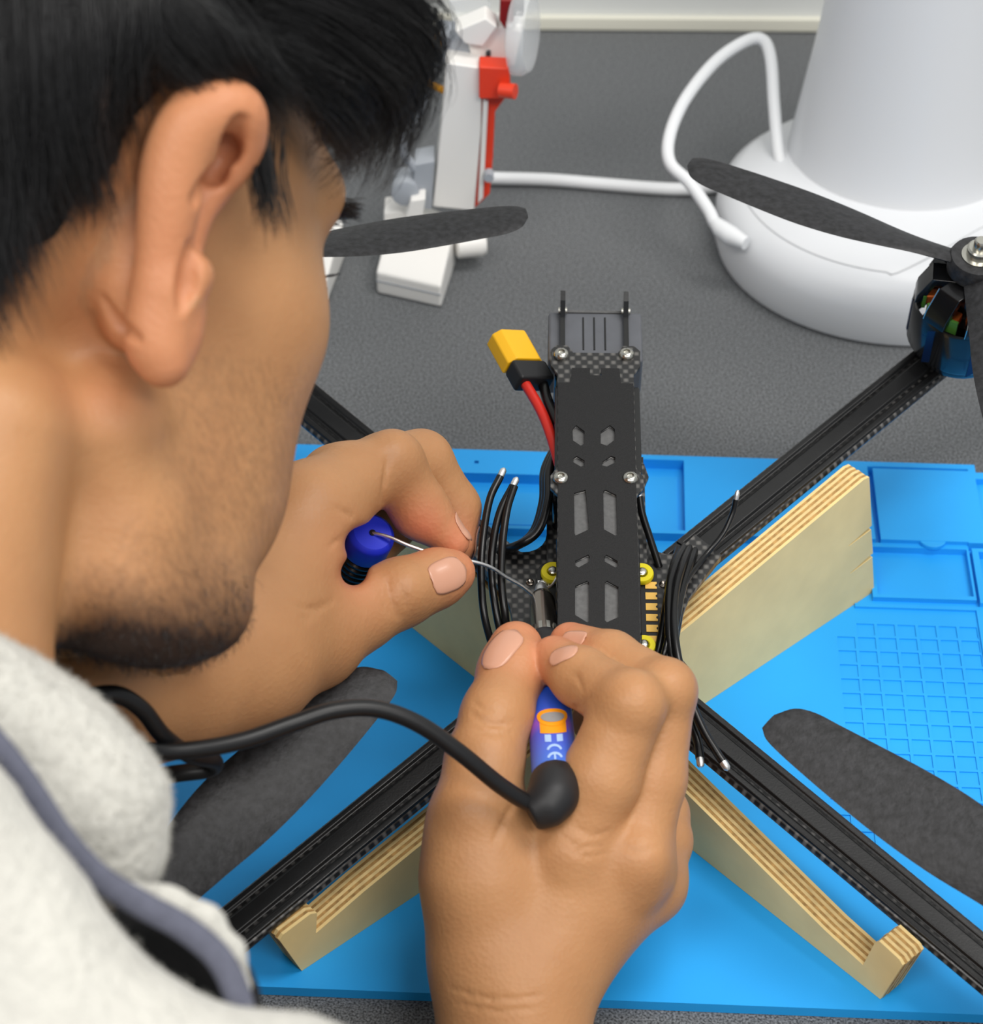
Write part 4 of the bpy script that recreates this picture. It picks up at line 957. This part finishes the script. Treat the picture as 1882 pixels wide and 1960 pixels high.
def guided(guides, n, k, jit, jd, r, spread=1.0, curl=.0):
    """strands blended between neighbouring guide locks given as (px, py, depth) points"""
    Gd = np.array([spline([W(*p) for p in g], 10)[np.linspace(0, (len(g)-1)*10, k).astype(int)] for g in guides]); out = []
    m = len(Gd)
    cl = rng.integers(0, max(2, n//14), n); coff = rng.normal(0, 1, (max(2, n//14), 3)); cpos = rng.uniform(0, m-1.001, max(2, n//14)); cph = rng.uniform(0, 6.3, max(2, n//14))
    t = np.linspace(0, 1, k)
    for i in range(n):
        c = cl[i]; q = np.clip(cpos[c]+rng.normal(0, .16), 0, m-1.001); a = int(q); f = q-a
        cv = Gd[a]*(1-f)+Gd[a+1]*f
        o = (cr*coff[c, 0]+cu*coff[c, 1])*jit+cf*abs(coff[c, 2])*jd; o2 = (cr*rng.normal()+cu*rng.normal()-cf*rng.normal()*.7)*jit*.45
        w_ = (cr*np.sin(t*5+cph[c])[:, None]+cu*np.cos(t*4+cph[c]*1.7)[:, None])*curl*t[:, None]
        s0 = rng.uniform(0, .22); s1 = rng.uniform(.72, 1.06)
        ti = np.clip(s0+(s1-s0)*t, 0, 1)*(k-1); i0 = np.minimum(ti.astype(int), k-2); fr = (ti-i0)[:, None]
        cv = cv[i0]*(1-fr)+cv[i0+1]*fr
        out.append(cv+o*(.4+.6*t[:, None])+o2*(.35+.8*t[:, None])+w_)
    return strand_mesh(np.array(out), np.full(n, r)*rng.uniform(.7, 1.25, n), 'hair')
HL = [(-110, -34), (-70, -34), (-40, -22), (-24, -4), (-16, 22), (-8, 34), (4, 36), (14, 30), (22, 26), (30, 34), (44, 56), (70, 74), (110, 80)]
def hairline(f): return np.interp(f, [a for a, _ in HL], [b for _, b in HL])
def f_cap(p):
    q = ((p-HO.astype(np.float32))@HAX.T.astype(np.float32))*1000.; I = np.eye(3)
    d = ell(q, (-8, 0, 50), I, (101, 77, 85))
    wob = 2.2*np.sin(q[:, 0]*.16+1.3*np.sin(q[:, 2]*.09))*np.sin(q[:, 2]*.13+q[:, 1]*.07)+1.2*np.sin(q[:, 0]*.31+q[:, 2]*.22)
    d = d+wob
    line = np.interp(q[:, 0], [a for a, _ in HL], [b+6. for _, b in HL])
    return smax(d, (line-q[:, 2])*.7, 6.)/1000.
hv, hf_ = surface(f_cap, (-.32, -.36, .18), (.02, -.08, .50), .0030, 'cap')
hair = link('hair', np_mesh('hair', hv, hf_), 'hair_under', person, smooth=True, label='short black wavy hair')
sheets = [
 # fringe over the forehead
 ([[(520, -160, .575), (690, -90, .59), (800, -20, .605), (832, 70, .618), (790, 160, .626), (730, 240, .632)],
   [(520, -60, .572), (660, -20, .588), (750, 40, .603), (778, 120, .613), (745, 210, .622), (690, 290, .63)],
   [(490, 0, .57), (600, 30, .583), (690, 100, .597), (735, 180, .607), (720, 260, .616), (665, 330, .626)],
   [(470, 60, .568), (560, 90, .578), (630, 150, .59), (670, 215, .60), (670, 280, .61), (632, 318, .62)],
   [(450, 100, .566), (520, 140, .573), (580, 190, .583), (620, 240, .592), (635, 285, .60), (630, 300, .604)]], 2300, .0025, .006, .00011, .0050),
 ([[(400, -60, .557), (470, 30, .560), (520, 110, .566), (555, 180, .573), (580, 235, .58)],
   [(340, -50, .553), (400, 30, .555), (450, 100, .559), (500, 165, .565), (540, 225, .572)],
   [(300, -40, .55), (340, 40, .552), (390, 110, .556), (440, 165, .561), (490, 230, .567)],
   [(260, -40, .549), (290, 40, .55), (330, 100, .553), (380, 140, .557), (430, 165, .561)],
   [(262, -40, .549), (275, 30, .55), (288, 90, .553), (306, 132, .557), (335, 162, .561)]], 1900, .0020, .005, .00013, .0026),
 # behind the ear
 ([[(300, -60, .549), (290, 30, .549), (270, 110, .551), (250, 170, .555), (235, 215, .56)],
   [(230, -60, .546), (225, 60, .546), (210, 160, .549), (195, 240, .553), (190, 300, .557)],
   [(160, -60, .543), (165, 80, .543), (165, 210, .546), (165, 330, .550), (172, 425, .555)],
   [(100, -60, .541), (105, 110, .541), (110, 250, .544), (120, 350, .548), (135, 400, .552)],
   [(40, -60, .540), (45, 130, .540), (50, 300, .543), (60, 410, .547), (75, 490, .551)],
   [(-40, -40, .540), (-35, 180, .540), (-20, 370, .543), (0, 500, .547), (20, 590, .551)],
   [(-120, 0, .541), (-110, 240, .541), (-90, 440, .544), (-60, 560, .548), (-25, 660, .552)]], 3400, .0024, .005, .00014, .0034),
 # sideburn
 ([[(470, 210, .565), (478, 280, .566), (482, 340, .568), (490, 400, .571), (500, 455, .574)],
   [(505, 220, .567), (505, 290, .569), (508, 350, .571), (515, 400, .573), (520, 440, .576)],
   [(560, 225, .574), (555, 290, .576), (545, 345, .577), (545, 400, .579), (545, 455, .58)]], 200, .0019, .003, .00011, .0012),
]
for gs, n, jit, jd, r, cu_l in sheets:
    gs = [[(x, y, d-.009*min(1, max(0, (330-y)/330.))*(1 if x < 460 else 0)) for x, y, d in g_] for g_ in gs]
    link('hair_lock', guided(gs, n, 14, jit, jd, r, curl=cu_l), 'hair', hair, kind='stuff')
# eyebrows and lashes
bro = []
for s_ in (1, -1):
    for i in range(240):
        t = rng.uniform(0, 1); b0 = H(90-16*t**1.8, s_*(12+40*t), 30+4*math.sin(t*3)+rng.normal(0, 1.5)); d = nrm(HR*s_*.9+HF*.25-HU*.1+rng.normal(0, .2, 3)); bro.append([b0+HF*.006+d*.0055*k/4+HF*.001*k/4 for k in range(5)])
    for i in range(260):
        t = rng.uniform(0, 1)**.5; b0 = H(88.5-8*abs(t-.4), s_*(20+26*t), 14); d = nrm(HF*.9+HR*s_*(t-.3)*.9-HU*.25+rng.normal(0, .08, 3)); bro.append([b0+d*.0022*k/4+HU*.001*(k/4)**2 for k in range(5)])
link('eyebrow_hair', strand_mesh(np.array(bro), np.full(len(bro), .00018), 'eyebrow_hair'), 'hair', body, kind='stuff')
# beard hairs on chin and jaw
sel = np.where((beard > .3+rng.uniform(0, .6, len(BV))) & (np.arange(len(BV)) >= n2))[0]; sel = rng.choice(sel, 3800); g = grad(f_head, BV[sel].astype(float)); bh = []
dn = -HU*.9+HF*.35
for c, nn2 in zip(BV[sel], g):
    d = nrm(nn2*.5+(dn-nn2*(dn@nn2))+rng.normal(0, .25, 3)); ln = rng.uniform(.0018, .0042); bh.append([c+rng.normal(0, .0006, 3)+d*ln*k/3 for k in range(4)])
link('beard_hair', strand_mesh(np.array(bh), np.full(len(bh), .00007), 'beard_hair'), 'hair', body, kind='stuff')

# ------------------------------------------------------------------ fleece jacket
def nz(p, s): return np.sin(p[:, 0]*s+1.7*np.sin(p[:, 1]*s*.7))*np.sin(p[:, 1]*s*1.1+1.3*np.sin(p[:, 2]*s*.9))*np.sin(p[:, 2]*s+.8)
def f_collar(p):
    d = chain(p, [P(-420, 1330, .500, 20), P(-220, 1335, .505, 15), P(-112, 1350, .512, 15), P(-22, 1402, .516, 16), P(85, 1482, .518, 17), P(168, 1570, .518, 16.3), P(196, 1640, .518, 11)], .012)
    d = smin(d, cap(p, W(-140, 1500, .512), W(60, 1570, .518), .018, .014), .012)
    return d+nz(p, 700)*.0004
def f_jacket(p):
    d = chain(p, [P(-330, 1480, .470, 20), P(-195, 1550, .468, 17), P(-106, 1618, .466, 15), P(12, 1768, .465, 15), P(108, 1940, .464, 15), P(275, 2085, .463, 15), P(560, 2112, .46, 15), P(800, 2230, .455, 20)], .010)
    d = smin(d, cap(p, W(-200, 1990, .48), W(340, 2340, .47), .036, .034), .02)
    t = f_torso(p)-.012
    d = smin(d, smax(t, p[:, 2]-.165, .02), .03)
    rs = np.minimum(chain(p, [(A(-.03, -.47, .125), .066), (A(.02, -.56, .08), .060), (A(.028, -.50, .066), .052)], .02), chain(p, [(A(-.29, -.32, .16), .068), (A(-.33, -.20, .09), .058), (A(-.24, -.175, .085), .052)], .02))
    d = smin(d, rs, .02)
    return d+nz(p, 600)*.0004
jv, jf = surface(f_jacket, (-.44, -.82, -.30), (.12, -.08, .31), .0030, 'j')
jacket = link('jacket', np_mesh('jacket', jv, jf), 'fleece', person, smooth=True, label='white fleece jacket with grey edge binding')
kv, kf = surface(f_collar, (-.29, -.46, .17), (-.04, -.28, .34), .0020, 'k')
link('collar', np_mesh('collar', kv, kf), 'fleece', jacket, smooth=True)
tr = [(-260, 1250, .480), (-120, 1320, .479), (-20, 1412, .478), (50, 1500, .478), (115, 1598, .478), (185, 1676, .478), (270, 1730, .478), (350, 1774, .478), (415, 1828, .478), (450, 1892, .477), (468, 1970, .476), (470, 2060, .474)]
trp = spline([W(*p) for p in tr], 8)
MB().tube(trp, .0029, 16, flat=.6, up=-cf).build('edge_binding', 'trim_grey', jacket, smooth=True)
def f_lip(p): return chain(p, [P(255, 1706, .490, 2.2), P(320, 1728, .489, 3.0), P(390, 1764, .488, 3.2), P(440, 1822, .487, 2.6), P(466, 1890, .487, 2)], .004)+nz(p, 900)*.0003
lv, lf = surface(f_lip, (-.12, -.44, .17), (-.03, -.33, .27), .0014, 'lip')
link('fleece_lip', np_mesh('fleece_lip', lv, lf), 'fleece', jacket, smooth=True)
def f_lin(p): return chain(p, [P(270, 1800, .506, 9), P(350, 1840, .505, 9), P(420, 1900, .503, 7), P(450, 1980, .50, 7)], .006)
lv, lf = surface(f_lin, (-.12, -.46, .15), (-.02, -.33, .27), .0022, 'lin')
link('lining', np_mesh('lining', lv, lf), 'lining', jacket, smooth=True)
# short fleece fibres
fib = []
for VV, FF, n in ((kv, f_collar, 22000), (jv, f_jacket, 36000), ):
    m = (VV[:, 2] > .12); c = VV[m][rng.integers(0, m.sum(), n)]; g = grad(FF, c.astype(float), .001)
    d = g*.8+rng.normal(0, .6, (n, 3)); d /= np.linalg.norm(d, axis=1)[:, None]; c = c+(lambda e: e-g*(e*g).sum(1)[:, None])(rng.normal(0, .0014, (n, 3))); ln = rng.uniform(.0004, .0011, n)[:, None]
    e = rng.normal(0, .35, (n, 3)); fib.append(np.stack([c-g*.0006, c+d*ln*.5, c+(d+e)*ln], 1))
fib = np.concatenate(fib)
link('fleece_pile', strand_mesh(fib, np.full(len(fib), .00007), 'fleece_pile'), 'fleece', jacket, kind='stuff')

# rear boot of the iron: a rubber elbow
def f_boot(p):
    d = chain(p, list(zip(BOOT, (.0073, .0072, .0067, .0060, .0054))), .003); e = nrm(BOOT[4]-BOOT[3]); b0 = BOOT[0]
    d = smax(d, (p-(BOOT[4]+e*.0022).astype(np.float32))@e.astype(np.float32), .0008); return smax(d, (b0.astype(np.float32)-p)@iax.astype(np.float32), .0006)
bv_, bf_ = surface(f_boot, BOOT[2]-.018, BOOT[2]+.020, .0007, 'boot')
link('boot', np_mesh('boot', bv_, bf_), 'rubber_black', iron, smooth=True)
